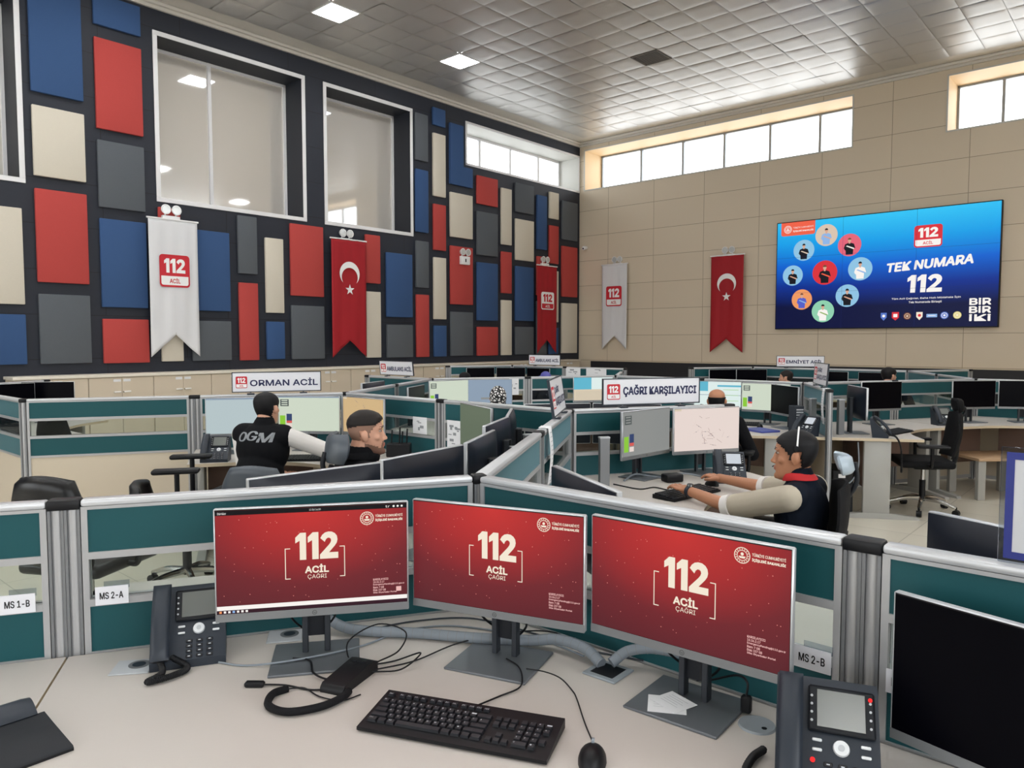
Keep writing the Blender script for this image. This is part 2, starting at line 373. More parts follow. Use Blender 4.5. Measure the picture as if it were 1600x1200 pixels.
# ---------------------------------------------------------------- room shell
CX, CY = 1.954, 21.79
LD = Vector((-0.6626, -0.749, 0)); BD = Vector((0.749, -0.6626, 0))
LEN, WID, HT = 24.0, 17.0, 7.27
CORNER = Vector((CX, CY, 0))
def lpt(s, z, off=0.0): return CORNER + LD * s + BD * off + Vector((0, 0, z))      # point on the navy wall
def bpt(s, z, off=0.0): return CORNER + BD * s + LD * off + Vector((0, 0, z))      # point on the beige wall
LROT, BROT = 48.5, -41.5
def struct(o): o['kind'] = 'structure'; return o
def wall(name, loc, deg, x0, x1, holes, mat, depth=0.95):
    mb = MB(); xs = sorted({x0, x1} | {h[0] for h in holes} | {h[1] for h in holes}); zs = sorted({0.0, HT} | {h[2] for h in holes} | {h[3] for h in holes})
    for i in range(len(xs) - 1):
        for j in range(len(zs) - 1):
            a, b, c, d = xs[i], xs[i + 1], zs[j], zs[j + 1]
            if any(h[0] <= a and b <= h[1] and h[2] <= c and d <= h[3] for h in holes): continue
            mb.add([(a, 0, c), (b, 0, c), (b, 0, d), (a, 0, d)], [(0, 1, 2, 3)], mat)
            mb.add([(a, depth, c), (b, depth, c), (b, depth, d), (a, depth, d)], [(3, 2, 1, 0)], mat)
    for a, b, c, d, m in [h[:5] for h in holes]:
        mb.add([(a, 0, c), (a, depth, c), (a, depth, d), (a, 0, d)], [(0, 1, 2, 3)], m)
        mb.add([(b, 0, c), (b, depth, c), (b, depth, d), (b, 0, d)], [(3, 2, 1, 0)], m)
        mb.add([(a, 0, c), (b, 0, c), (b, depth, c), (a, depth, c)], [(3, 2, 1, 0)], m)
        mb.add([(a, 0, d), (b, 0, d), (b, depth, d), (a, depth, d)], [(0, 1, 2, 3)], m)
    for x in (x0, x1): mb.add([(x, 0, 0), (x, depth, 0), (x, depth, HT), (x, 0, HT)], [(0, 1, 2, 3)], mat)
    mb.add([(x0, 0, HT), (x1, 0, HT), (x1, depth, HT), (x0, depth, HT)], [(0, 1, 2, 3)], mat)
    o = mb.build(name, fix=False, smooth=False); place(o, loc, deg); return struct(o)
W_L = [(-14.66, 0, 0, 0), ]
LH = [(-14.72, -14.05 + 0.0, 4.05, 6.74), (-11.97, -9.19, 4.05, 6.74), (-8.62, -6.41, 4.05, 6.74)]
LH = [(-17.2, -14.05, 4.05, 6.74, 'navy_reveal'), (-11.97, -9.19, 4.05, 6.74, 'navy_reveal'), (-8.62, -6.41, 4.05, 6.74, 'navy_reveal'), (-4.6, -0.06, 5.92, 6.86, 'white_reveal')]
wall('wall_left', CORNER, LROT, -LEN, 0, LH, 'navy_cladding')
BH = [(0.19, 7.48, 5.93, 7.03, 'beige_reveal'), (9.36, 15.5, 5.93, 7.03, 'beige_reveal')]
wall('wall_back', CORNER, BROT, 0, WID, BH, 'beige_cladding')
RH = [(1.0, 8.3, 5.93, 7.03, 'beige_reveal'), (11.5, 22.5, 1.1, 4.4, 'white_reveal')]  # unseen openings added to bring in daylight from the right
wall('wall_right', CORNER + BD * WID, -131.5, 0, LEN, RH, 'beige_cladding')
FH = [(-8.2, -1.0, 1.3, 4.2, 'white_reveal'), (-16.0, -9.0, 1.3, 4.2, 'white_reveal')]  # unseen openings added behind the camera for frontal daylight
wall('wall_front', CORNER + LD * LEN, 138.5, -WID, 0, FH, 'beige_cladding')
mb = MB(); mb.box(-0.9, -LEN - 0.9, -0.1, WID + 0.9, 0.9, 0, 'floor_tile'); struct(place(mb.build('floor', smooth=False), CORNER, BROT))
# ceiling: 60 cm metal cassettes, each slightly dished, with a plain border
CELLX, CELLS, OFF = 26, 38, 0.46
LAMPS_IN = [(2, 15), (2, 10)]
LAMPS_OUT = [(2, 20), (2, 25), (2, 30), (2, 35), (7, 20), (7, 25), (7, 30), (7, 35), (12, 15), (12, 20), (12, 25), (12, 30), (12, 35), (17, 10), (17, 15), (17, 20), (17, 25), (17, 30), (23, 2), (23, 8), (23, 14), (23, 20), (23, 26), (23, 32)]
VENT = (7, 6)
mb = MB(); N = 8; US = [0, .03, .085, .28, .5, .72, .915, .97, 1]
mb.box(-0.9, -LEN - 0.9, HT + 0.03, WID + 0.9, 0.9, HT + 0.12, 'ceiling_border')
x1c, y1c = OFF + 0.6 * CELLX, OFF + 0.6 * CELLS
for a, b, c, d in ((0, 0, WID, OFF), (0, y1c, WID, LEN), (0, OFF, OFF, y1c), (x1c, OFF, WID, y1c)):
    mb.add([(a, -b, HT), (c, -b, HT), (c, -d, HT), (a, -d, HT)], [(0, 1, 2, 3)], 'ceiling_border')
rc = random.Random(3)
for i in range(CELLX):
    for j in range(CELLS):
        if (i, j) in LAMPS_IN or (i, j) in LAMPS_OUT or (i, j) == VENT: continue
        tx, ty = rc.gauss(0, 0.0035), rc.gauss(0, 0.0035); dz = rc.uniform(0.005, 0.009); vs = []
        for u in US:
            for v in US:
                e = min(1, min(u, 1 - u) / .085) * min(1, min(v, 1 - v) / .085)
                z = HT - 0.004 - e * dz + tx * (u - .5) + ty * (v - .5)
                vs.append((OFF + (i + 0.006 + u * 0.988) * 0.6, -OFF - (j + 0.006 + v * 0.988) * 0.6, z))
        mb.add(vs, [(p * (N + 1) + q, (p + 1) * (N + 1) + q, (p + 1) * (N + 1) + q + 1, p * (N + 1) + q + 1) for p in range(N) for q in range(N)], 'ceiling_metal')
struct(place(mb.build('ceiling', fix=False), CORNER, BROT))
# cornices and the dark plinth
for nm, L_, deg in (('trim_1', (-LEN, 0), LROT), ('trim_2', (0, WID), BROT)):
    mb = MB(); mb.box(L_[0], -0.05, HT - 0.11, L_[1], -0.001, HT - 0.005, 'ceiling_border'); mb.box(L_[0], -0.12, HT - 0.06, L_[1], -0.05, HT - 0.005, 'ceiling_border', 0.01)
    struct(place(mb.build(nm), CORNER, deg))
mb = MB(); mb.box(0.46, -0.045, 0, WID, -0.001, 1.03, 'dark_trim'); mb.box(0.46, -0.06, 1.03, WID, -0.001, 1.045, 'plain_beige'); struct(place(mb.build('trim_3'), CORNER, BROT))

# windows
def window(n, deg, hole, depth, mull, pane_mat, trim, fr='window_white', fw=0.05, label=None):
    x0, x1, z0, z1 = hole[:4]
    o = bpy.data.objects.new('window_%d' % n, None); COL.objects.link(o); place(o, CORNER, deg); struct(o)
    mb = MB(); y = depth
    for a, b, c, d in ((x0, x1, z0, z0 + fw), (x0, x1, z1 - fw, z1), (x0, x0 + fw, z0, z1), (x1 - fw, x1, z0, z1)): mb.box(a, y - 0.04, c, b, y + 0.04, d, fr)
    for m_ in mull: mb.box(m_ - fw * 0.6, y - 0.045, z0, m_ + fw * 0.6, y + 0.045, z1, fr)
    mb.build('window_frame', o, smooth=False)
    mb = MB(); mb.box(x0 + 0.01, y - 0.004, z0 + 0.01, x1 - 0.01, y + 0.004, z1 - 0.01, pane_mat); mb.build('pane', o, smooth=False)
    if trim:
        mb = MB(); t = 0.075
        for a, b, c, d in ((x0 - t, x1 + t, z0 - t, z0), (x0 - t, x1 + t, z1, z1 + t), (x0 - t, x0, z0, z1), (x1, x1 + t, z0, z1)): mb.box(a, -0.02, c, b, -0.001, d, 'window_white', 0.004, 1)
        mb.build('border', o)
    return o
window(1, LROT, LH[0], 0.6, [-15.6], 'mirror_film', True)
window(2, LROT, LH[1], 0.6, [-10.78], 'mirror_film', True)
window(3, LROT, LH[2], 0.6, [], 'mirror_film', True)
window(4, LROT, LH[3], 0.72, [-3.45, -2.25, -1.05], 'window_glass', False, 'window_white', 0.06)
mb = MB()
t = 0.055; a, b, c, d = -4.66, -0.005, 5.865, 6.915
for q in ((a, b, c, c + t), (a, b, d - t, d), (a, a + t, c, d), (b - t, b, c, d)): mb.box(q[0], -0.02, q[2], q[1], -0.001, q[3], 'window_white', 0.004, 1)
o = mb.build('trim_4'); struct(place(o, CORNER, LROT))
window(5, BROT, BH[0], 0.85, [1.55, 2.86, 4.06, 5.28, 6.5], 'window_glass', False, 'window_alu', 0.045)
window(6, BROT, BH[1], 0.85, [10.2, 11.4, 12.6, 13.8], 'window_glass', False, 'window_alu', 0.045)
for nm, (a, b, c, d) in (('trim_5', (0.19, 7.48, 5.93, 7.03)), ('trim_6', (9.36, 15.5, 5.93, 7.03))):
    mb = MB(); t = 0.03
    for q in ((a - t, b + t, c - t, c), (a - t, b + t, d, d + t), (a - t, a, c, d), (b, b + t, c, d)): mb.box(q[0], -0.012, q[2], q[1], -0.001, q[3], 'white_reveal')
    struct(place(mb.build(nm), CORNER, BROT))
def unseen_window(n, loc, deg, hole, k):  # glazing of the unseen openings added to brighten the near hall
    o = window(n, deg, hole, 0.85, [hole[0] + (hole[1] - hole[0]) * i / k for i in range(1, k)], 'window_glass', False, 'window_alu', 0.045); place(o, loc, deg)
unseen_window(7, CORNER + BD * WID, -131.5, RH[0], 6); unseen_window(8, CORNER + BD * WID, -131.5, RH[1], 6)
unseen_window(9, CORNER + LD * LEN, 138.5, FH[0], 6); unseen_window(10, CORNER + LD * LEN, 138.5, FH[1], 6)
# daylight portals just outside the glazed openings
def portal(base, deg, hole):
    l = bpy.data.lights.new('daylight', 'AREA'); l.shape = 'RECTANGLE'; l.size = hole[1] - hole[0]; l.size_y = hole[3] - hole[2]
    l.cycles.is_portal = True
    o = bpy.data.objects.new('daylight', l); COL.objects.link(o)
    q = Matrix.Rotation(R(deg), 4, 'Z'); c = q @ Vector(((hole[0] + hole[1]) / 2, 0.93, (hole[2] + hole[3]) / 2))
    o.matrix_world = Matrix.Translation(base + c) @ q @ Matrix.Rotation(R(-90), 4, 'X')
for bs, dg_, hs in ((CORNER, LROT, LH[3:]), (CORNER, BROT, BH), (CORNER + BD * WID, -131.5, RH), (CORNER + LD * LEN, 138.5, FH)):
    for h in hs: portal(bs, dg_, h)
# ceiling lamps and vent
def lamp(cell, label, group=None):
    x = OFF + 0.6 * cell[0] + 0.3; s = OFF + 0.6 * cell[1] + 0.3
    o = thing('ceiling_lamp', label, 'ceiling light', bpt(x, HT, s), BROT, group)
    if 'f' not in _lm:
        mb = MB()
        for a, b, c, d in ((-.3, .3, -.3, -.28), (-.3, .3, .28, .3), (-.3, -.28, -.28, .28), (.28, .3, -.28, .28)): mb.box(a, c, -0.016, b, d, 0.02, 'lamp_frame')
        _lm['f'] = mb.mesh('lamp_frame', smooth=False); mb = MB(); mb.box(-.28, -.28, -0.012, .28, .28, 0.0, 'lamp_emit'); _lm['d'] = mb.mesh('diffuser', smooth=False)
    link('lamp_frame', _lm['f'], o); link('diffuser', _lm['d'], o)
_lm = {}
lamp(LAMPS_IN[0], 'square white ceiling light nearest the top left, above the double window'); lamp(LAMPS_IN[1], 'square white ceiling light farther back, above the single tall window')
for c_ in LAMPS_OUT: lamp(c_, 'square white ceiling light over the near part of the hall', 'ceiling lights over the near part of the hall')
x = OFF + 0.6 * VENT[0] + 0.3; s_ = OFF + 0.6 * VENT[1] + 0.3
o = thing('ceiling_vent', 'dark square air vent in the metal ceiling', 'vent', bpt(x, HT, s_), BROT)
mb = MB()
for a, b, c, d in ((-.3, .3, -.3, -.27), (-.3, .3, .27, .3), (-.3, -.27, -.27, .27), (.27, .3, -.27, .27)): mb.box(a, c, -0.014, b, d, 0.02, 'vent_brown')
mb.build('vent_frame', o, smooth=False); mb = MB()
for k in range(13): mb.box(-.27, -.27 + k * 0.0425, -0.01, .27, -.27 + k * 0.0425 + 0.022, 0.012, 'vent_brown')
mb.box(-.27, -.27, 0.012, .27, .27, 0.02, 'plastic_black'); mb.build('louvre', o, smooth=False)

# ---------------------------------------------------------------- felt panels on the navy wall
PANELS = [
 (15.15, 14.05, [('cream', 2.16, 3.59), ('blue', 1.26, 2.01)]),
 (13.87, 13.15, [('blue', 5.36, 7.03), ('cream', 4.11, 5.16), ('red', 2.51, 3.92), ('grey', 1.26, 2.33)]),
 (12.97, 12.25, [('blue', 6.62, 7.10), ('red', 5.00, 6.42), ('grey', 3.76, 4.82), ('blue', 2.16, 3.58), ('red', 1.25, 1.97)]),
 (12.04, 11.67, [('red', 3.30, 3.88), ('cream', 1.26, 2.21)]),
 (11.50, 10.78, [('blue', 2.15, 3.57), ('grey', 1.26, 1.97)]),
 (10.61, 10.23, [('grey', 2.86, 3.92), ('red', 1.25, 2.69)]),
 (10.06, 9.68, [('cream', 2.15, 3.57), ('blue', 1.26, 1.98)]),
 (9.52, 8.77, [('red', 2.50, 3.90), ('grey', 1.25, 2.31)]),
 (7.71, 7.32, [('red', 2.85, 3.88), ('cream', 1.25, 2.67)]),
 (7.15, 6.41, [('blue', 2.14, 3.55), ('grey', 1.24, 1.97)]),
 (6.29, 5.91, [('grey', 5.70, 6.75), ('blue', 4.09, 5.50), ('grey', 2.83, 3.89), ('red', 1.24, 2.67)]),
 (5.75, 5.36, [('blue', 6.59, 6.99), ('cream', 4.97, 6.41), ('red', 3.73, 4.79), ('cream', 2.12, 3.56), ('blue', 1.24, 1.97)]),
 (5.21, 4.46, [('blueL', 5.33, 6.75), ('cream', 4.09, 5.14), ('red', 2.49, 3.88), ('grey', 1.25, 2.31)]),
 (4.30, 3.55, [('red', 4.99, 5.68), ('grey', 3.74, 4.81), ('blue', 2.12, 3.56), ('red', 1.24, 1.96)]),
 (3.41, 3.02, [('cream', 4.08, 5.51), ('red', 2.84, 3.90), ('cream', 1.24, 2.66)]),
 (2.86, 2.12, [('grey', 4.98, 5.73), ('cream', 3.73, 4.80), ('blue', 2.14, 3.57), ('grey', 1.25, 1.98)]),
 (1.98, 1.56, [('blue', 4.09, 5.54), ('red', 2.85, 3.90), ('grey', 1.24, 2.69)]),
 (1.45, 1.04, [('cream', 4.98, 5.70), ('red', 3.75, 4.79), ('cream', 2.13, 3.55), ('blue', 1.24, 1.97)]),
 (0.88, 0.16, [('grey', 4.46, 5.54), ('red', 2.86, 4.28), ('cream', 1.26, 2.68)]),
]
ORD = ['', 'first', 'second', 'third', 'fourth', 'fifth', 'sixth', 'seventh', 'eighth', 'ninth', 'tenth', 'eleventh', 'twelfth', 'thirteenth', 'fourteenth', 'fifteenth', 'sixteenth', 'seventeenth', 'eighteenth', 'nineteenth']
for ci, (sa, sb, lst) in enumerate(PANELS):
    for k, (col, z0, z1) in enumerate(lst):
        c = col.replace('L', '') if col == 'blueL' else col; mb = MB(); wd = sa - sb; hh = z1 - z0; m = 'felt_' + c
        if col == 'blueL':
            mb.prism([(-wd / 2, 0), (wd / 2, 0), (wd / 2, 0.46), (-wd / 2 + 0.44, 0.46), (-wd / 2 + 0.44, hh), (-wd / 2, hh)], -0.06, -0.002, m, 'y')
        else: mb.box(-wd / 2, -0.06, 0, wd / 2, -0.002, hh, m, 0.012, 2)
        o = mb.build('acoustic_panel'); place(o, lpt((sa + sb) / 2, z0), LROT)
        shape = 'L-shaped' if col == 'blueL' else ('narrow' if wd < 0.5 else 'wide')
        pos = {0: 'top'}.get(k, ORD[k + 1] + ' from top'); pos = 'bottom' if k == len(lst) - 1 else pos
        tag(o, '%s %s felt wall panel, %s in the %s column from the left' % (shape, c, pos, ORD[ci + 1]), 'wall panel', 'felt panels on the navy wall')

# ---------------------------------------------------------------- logos
def logo112(mb, x0, z0, w, h, L=1, red='ink_red', white='ink_white', txt='ink_red', inv=False):
    """rounded badge: 112 above, ACİL on the lower strip"""
    if inv: red, white, txt = white, red, white
    mb.rrect(x0, z0, x0 + w, z0 + h, w * 0.11, red, L)
    mb.rrect(x0 + w * 0.05, z0 + h * 0.06, x0 + w * 0.95, z0 + h * 0.34, w * 0.07, white, L + 1, (0, 0, 1, 1))
    mb.heavy112(x0 + w * 0.15, z0 + h * 0.44, w * 0.7, h * 0.44, white, L + 1)
    mb.text('ACİL', x0 + w * 0.32, z0 + h * 0.12, w * 0.36, h * 0.17, txt, L + 2, 0.03)
def emblem(mb, x, z, r, mat, L=1, n=16):
    mb.ring(x, z, r * 0.9, r, mat, L); mb.ring(x, z, r * 0.58, r * 0.66, mat, L)
    for i in range(n):
        t = 2 * math.pi * i / n; mb.disc(x + r * 0.78 * math.cos(t), z + r * 0.78 * math.sin(t), r * 0.07, mat, L, 8)
    mb.disc(x, z + r * 0.17, r * 0.2, mat, L, 14); mb.poly([(x - r * .45, z - r * .1), (x + r * .45, z - r * .1), (x + r * .3, z - r * .36), (x - r * .3, z - r * .36)], mat, L)
# banners
def banner(name, label, deg, loc, w, h, notch, mat, art):
    o = thing(name, label, 'banner', loc, deg)
    rb = random.Random(len(label)); nx, nz = 16, 30; th = 0.004; mb = MB()
    def yy(u, v): return 0.012 * math.sin(u * 9 + v * 3 + rb_off) * v + 0.006 * math.sin(u * 23 + v * 2)
    rb_off = rb.uniform(0, 6); G = []
    for i in range(nx + 1):
        for j in range(nz + 1):
            u = i / nx; v = j / nz; hl = h - notch * (1 - abs(2 * u - 1)); G.append(((u - .5) * w, yy(u, v), -v * hl))
    k = nz + 1; mb.add(G, [(i * k + j, (i + 1) * k + j, (i + 1) * k + j + 1, i * k + j + 1) for i in range(nx) for j in range(nz)], mat)
    c = mb.build('cloth', o, fix=False); md = c.modifiers.new('thick', 'SOLIDIFY'); md.thickness = th
    mb = MB(); mb.cyl((-w / 2 - .025, 0, 0.0), (w / 2 + .025, 0, 0.0), 0.016, None, 'white_plastic', 12); mb.build('rod', o)
    mb = MB(); mb.y0 = -0.022; mb.eps = 0.0015; art(mb, w, h); mb.build('emblem', o, smooth=False)
    mb = MB()
    for sx in (-.3, .3): mb.cyl((sx * w, 0, 0.01), (sx * w, 0.092, 0.01), 0.006, None, 'alu', 8)
    mb.build('bracket', o)
    return o
def star(mb, x, z, r, mat, L, rot=0):
    P = []
    for i in range(10):
        q = r if i % 2 == 0 else r * 0.4; t = R(90 + rot + 36 * i); P.append((x + q * math.cos(t), z + q * math.sin(t)))
    y = mb.Y(L); mb.add([(x, y, z)] + [(a, y, b) for a, b in P], [(0, i + 1, (i + 1) % 10 + 1) for i in range(10)], mat)
def crescent(mb, x, z, r, mat, L):
    # horns point down, as on a flag hung lengthwise
    n = 40; ri, off = r * 0.8, -r * 0.3; P = []
    d = -off; xi = (d * d + r * r - ri * ri) / (2 * d); a0 = math.acos(xi / r); b0 = math.acos((xi - d) / ri)
    A = [(x + r * math.sin(t), z - r * math.cos(t)) for t in [a0 + (2 * math.pi - 2 * a0) * i / n for i in range(n + 1)]]
    B = [(x + ri * math.sin(t), z - d - ri * math.cos(t)) for t in [b0 + (2 * math.pi - 2 * b0) * i / n for i in range(n + 1)]]
    y = mb.Y(L); mb.add([(p, y, q) for p, q in A + B], [(i, i + 1, n + 2 + i, n + 1 + i) for i in range(n)], mat)
def art112(mb, w, h): logo112(mb, -w * .31, -h * .49, w * .62, h * .235)
def art112inv(mb, w, h): logo112(mb, -w * .33, -h * .5, w * .66, h * .2, inv=True)
def artflag(mb, w, h): crescent(mb, 0, -h * 0.29, w * 0.29, 'ink_white', 1); star(mb, 0, -h * 0.425, w * 0.135, 'ink_white', 1)
banner('banner', 'white swallowtail 112 banner on the navy wall under the double window', LROT, lpt(11.85, 3.67, 0.165), 0.83, 2.33, 0.38, 'cloth_white', art112)
banner('flag_banner', 'red crescent and star flag banner on the navy wall', LROT, lpt(8.23, 3.7, 0.165), 0.86, 2.43, 0.35, 'cloth_red', artflag)
banner('banner', 'red swallowtail 112 banner on the navy wall near the room corner', LROT, lpt(1.69, 3.65, 0.165), 0.84, 2.38, 0.36, 'cloth_red', art112inv)
banner('banner', 'white swallowtail 112 banner on the beige wall', BROT, bpt(1.315, 3.73, 0.14), 0.83, 2.36, 0.37, 'cloth_white', art112)
banner('flag_banner', 'red crescent and star flag banner on the beige wall', BROT, bpt(4.65, 3.73, 0.14), 0.86, 2.41, 0.34, 'cloth_red', artflag)
# twin spot emergency lights
def twin(label, loc, deg):
    o = thing('emergency_light', label, 'emergency light', loc, deg, 'twin spot emergency lights on the walls')
    mb = MB(); mb.box(-.15, -.075, -.3, .15, -0.002, -.1, 'white_plastic', 0.012); mb.box(-.02, -.0765, -.24, .02, -.0755, -.16, 'plastic_black'); mb.build('battery_box', o)
    for sx in (-.09, .09):
        mb = MB(); mb.cyl((sx, -0.004, 0), (sx, -0.075, 0), 0.055, 0.085, 'white_plastic', 20); mb.cyl((sx, -.03, -.1), (sx, -.03, -.05), 0.012, None, 'white_plastic', 8); h = mb.build('spot_head', o)
        mb = MB(); mb.cyl((sx, -0.0755, 0), (sx, -0.079, 0), 0.07, 0.068, 'lens', 20); mb.build('lens', h)
twin('white twin spot light above the white banner on the navy wall', lpt(11.86, 3.84, .066), LROT)
twin('white twin spot light above the flag banner on the navy wall', lpt(8.21, 3.84), LROT)
twin('white twin spot light above the red 112 banner', lpt(1.72, 3.82, .066), LROT)
twin('white twin spot light with its box on a red felt panel', lpt(4.79, 3.75, 0.066), LROT)
twin('white twin spot light above the white banner on the beige wall', bpt(1.35, 3.87), BROT)
twin('white twin spot light above the flag banner on the beige wall', bpt(4.64, 3.87), BROT)
o = thing('security_camera', 'small white dome camera high in the room corner', 'camera', bpt(0.25, 4.26), BROT)
mb = MB(); mb.cyl((0, -.002, .02), (0, -.09, .02), 0.05, None, 'white_plastic', 18); mb.build('mount', o)
mb = MB(); mb.ell((0, -.12, 0), (.062, .062, .062), 'white_plastic'); mb.build('dome', o); mb = MB(); mb.ell((0.01, -.165, -.01), (.026, .024, .026), 'plastic_black'); mb.build('lens', o)

# ---------------------------------------------------------------- video wall
o = thing('video_wall', 'large glowing blue video wall of nine screens on the beige wall', 'screen', bpt(8.13, 1.885, 0.0), BROT)
VW, VH = 4.52, 2.51
mb = MB(); mb.box(-VW / 2, -.1, 0, VW / 2, -0.002, VH, 'plastic_black', 0.006, 1); mb.build('casing', o)
mb = MB(); mb.y0 = -0.1; mb.eps = 0.0015
W_, H_ = VW - 0.04, VH - 0.04
def vx(u): return -VW / 2 + 0.02 + u * W_
def vz(v): return 0.02 + (1 - v) * H_
mb.rect(vx(0), vz(1), vx(1), vz(0), 'e_bluewall', 1)
mb.rrect(vx(.02), vz(.125), vx(.195), vz(-.0), .05, 'e_orange', 2, (0, 0, 1, 1)); emblem(mb, vx(.055), vz(.065), .09, 'e_white', 3)
mb.text('TÜRKİYE CUMHURİYETİ', vx(.082), vz(.06), .47, .045, 'e_white', 3, 0.01); mb.text('İÇİŞLERİ BAKANLIĞI', vx(.082), vz(.095), .47, .05, 'e_white', 3, 0.03)
def bust(u, v, r, bg, suit, hair='e_suit', arms=None):
    x, z = vx(u), vz(v); mb.disc(x, z, r, bg, 2, 36, r); q = r
    mb.poly([(x - q * .3, z - q * .85), (x + q * .3, z - q * .85), (x + q * .34, z - q * .3), (x + q * .5, z - q * .32), (x + q * .38, z + q * .08), (x + q * .12, z + q * .18), (x - q * .12, z + q * .18), (x - q * .38, z + q * .08), (x - q * .5, z - q * .32), (x - q * .34, z - q * .3)], suit, 3)
    mb.rect(x - q * .07, z + q * .12, x + q * .07, z + q * .3, 'e_skin', 4); mb.disc(x, z + q * .42, q * .14, 'e_skin', 4, 20, q * .19)
    mb.poly([(x + q * .15 * math.cos(R(t)), z + q * .46 + q * .17 * math.sin(R(t))) for t in range(0, 181, 15)], hair, 5)
    mb.poly([(x - q * .46, z - q * .34), (x + q * .24, z - q * .08), (x + q * .34, z - q * .2), (x - q * .36, z - q * .46)], suit, 4); mb.poly([(x - q * .3, z - q * .1), (x - q * .2, z - q * .04), (x + q * .42, z - q * .3), (x + q * .36, z - q * .4)], arms or 'e_skin', 5)
for a in ((.252, .148, .245, 'e_tan', 'e_lblue', 'e_suit', None), (.365, .255, .25, 'e_coral', 'e_suit', 'e_brown', 'e_white'), (.418, .475, .255, 'e_sky', 'e_white', 'e_suit', 'e_lblue'), (.36, .71, .25, 'e_sky', 'e_suit', 'e_suit', 'e_skin'), (.243, .845, .25, 'e_green', 'e_white', 'e_suit', 'e_olive'), (.135, .73, .235, 'e_or2', 'e_violet', 'e_brown', 'e_lblue'), (.085, .5, .235, 'e_sky', 'e_suit', 'e_suit', 'e_skin'), (.14, .27, .24, 'e_sky', 'e_suit', 'e_suit', 'e_tan'), (.248, .49, .275, 'e_red', 'e_suit', 'e_brown', 'e_orange')): bust(*a)
logo112(mb, vx(.655), vz(.325), .53, .46, 2, 'e_red', 'e_white', 'e_red')
mb.text('TEK NUMARA', vx(.535), vz(.525), 1.64, .2, 'e_white', 2, 0.06, 'L', 0.12, 0.06)
mb.heavy112(vx(.63), vz(.705), .66, .37, 'e_white', 2, 0.04)
mb.text('Tüm Acil Çağrılar, Daha Hızlı Müdahale İçin', vx(.565), vz(.765), 1.3, .055, 'e_white', 2, 0.015); mb.text('Tek Numarada Birleşti', vx(.64), vz(.8), .62, .055, 'e_white', 2, 0.015)
for i, (c1, c2, sh) in enumerate((('e_logo', 'e_white', 0), ('e_red', 'e_white', 1), ('e_brown', 'e_tan', 2), ('e_cream', 'e_red', 0), ('e_lblue', 'e_white', 3), ('e_logo', 'e_white', 2), ('e_yell', 'e_cream', 2))):
    x, z = vx(.532 + i * .052), vz(.905)
    if sh == 0: mb.poly([(x - .06, z + .08), (x + .06, z + .08), (x + .06, z - .02), (x, z - .09), (x - .06, z - .02)], c1, 2); mb.disc(x, z + .01, .03, c2, 3)
    elif sh == 1: mb.poly([(x - .07, z + .09), (x + .07, z + .09), (x + .07, z - .03), (x, z - .09), (x - .07, z - .03)], c1, 2); mb.rect(x - .04, z - .02, x + .04, z + .05, c2, 3)
    elif sh == 2: mb.disc(x, z, .075, c1, 2); mb.ring(x, z, .045, .055, c2, 3); mb.disc(x, z, .022, c2, 3)
    else: mb.rect(x - .1, z - .035, x + .1, z + .035, c1, 2); mb.rect(x - .07, z - .006, x + .07, z + .008, c2, 3)
for i, t in enumerate(('BiR', 'BiR', 'iKi')): mb.text(t, vx(.89), vz(.957 - (2 - i) * .066), .38, .142, 'e_white', 2, 0.055)
for k in (1, 2):
    mb.rect(vx(k / 3) - .002, vz(1), vx(k / 3) + .002, vz(0), 'e_navy', 7); mb.rect(vx(0), vz(k / 3) - .002, vx(1), vz(k / 3) + .002, 'e_navy', 7)
mb.build('display', o, smooth=False)

# ---------------------------------------------------------------- cabinets along the navy wall
U = 0.985
fm = None
for k in range(14):
    s0 = 14.335 - U * k - U; s1 = s0 + U
    if s0 < 0.05: break
    o = thing('cabinet', 'beige two-door cabinet along the navy wall, %s from its left end' % (ORD[k + 1]), 'cabinet', lpt((s0 + s1) / 2, 0), LROT, 'beige cabinets along the navy wall')
    if fm is None:
        h = U / 2 - 0.002; b1 = MB(); b1.box(-h, -.43, 0.06, h, -0.003, 1.038, 'cabinet_front'); b1.box(-h + .02, -.4, 0, h - .02, -.03, 0.06, 'dark_trim'); cb = b1.mesh('carcass', smooth=False)
        doors = []
        for sx in (-1, 1):
            b2 = MB(); a, c = (-h + .004, -.002) if sx < 0 else (.002, h - .004); b2.box(a, -.45, .07, c, -.432, 1.03, 'cabinet_front', 0.003, 1)
            xh = -.075 if sx < 0 else .075; b3 = MB(); b3.box(xh - .055, -.478, .79, xh + .055, -.451, .815, 'handle_white', .01, 2); b3.cyl((xh - sx * .05, -.45, .80), (xh - sx * .05, -.456, .80), .012, None, 'plastic_black', 10)
            b4 = MB(); b4.box(xh - .055, -.453, .965, xh + .055, -.4505, 1.005, 'paper'); doors.append((b2.mesh('door'), b3.mesh('handle'), b4.mesh('name_plate')))
        fm = (cb, doors)
    link('carcass', fm[0], o)
    for dm, hm_, pm in fm[1]:
        dd = link('door', dm, o); link('handle', hm_, dd); link('name_plate', pm, dd)
mb = MB(); mb.box(-14.36, -.475, 1.04, -0.55, -0.003, 1.085, 'cabinet_top', 0.006, 2)
o = mb.build('worktop'); tag(place(o, CORNER, LROT), 'long cream worktop over the row of beige cabinets', 'worktop')
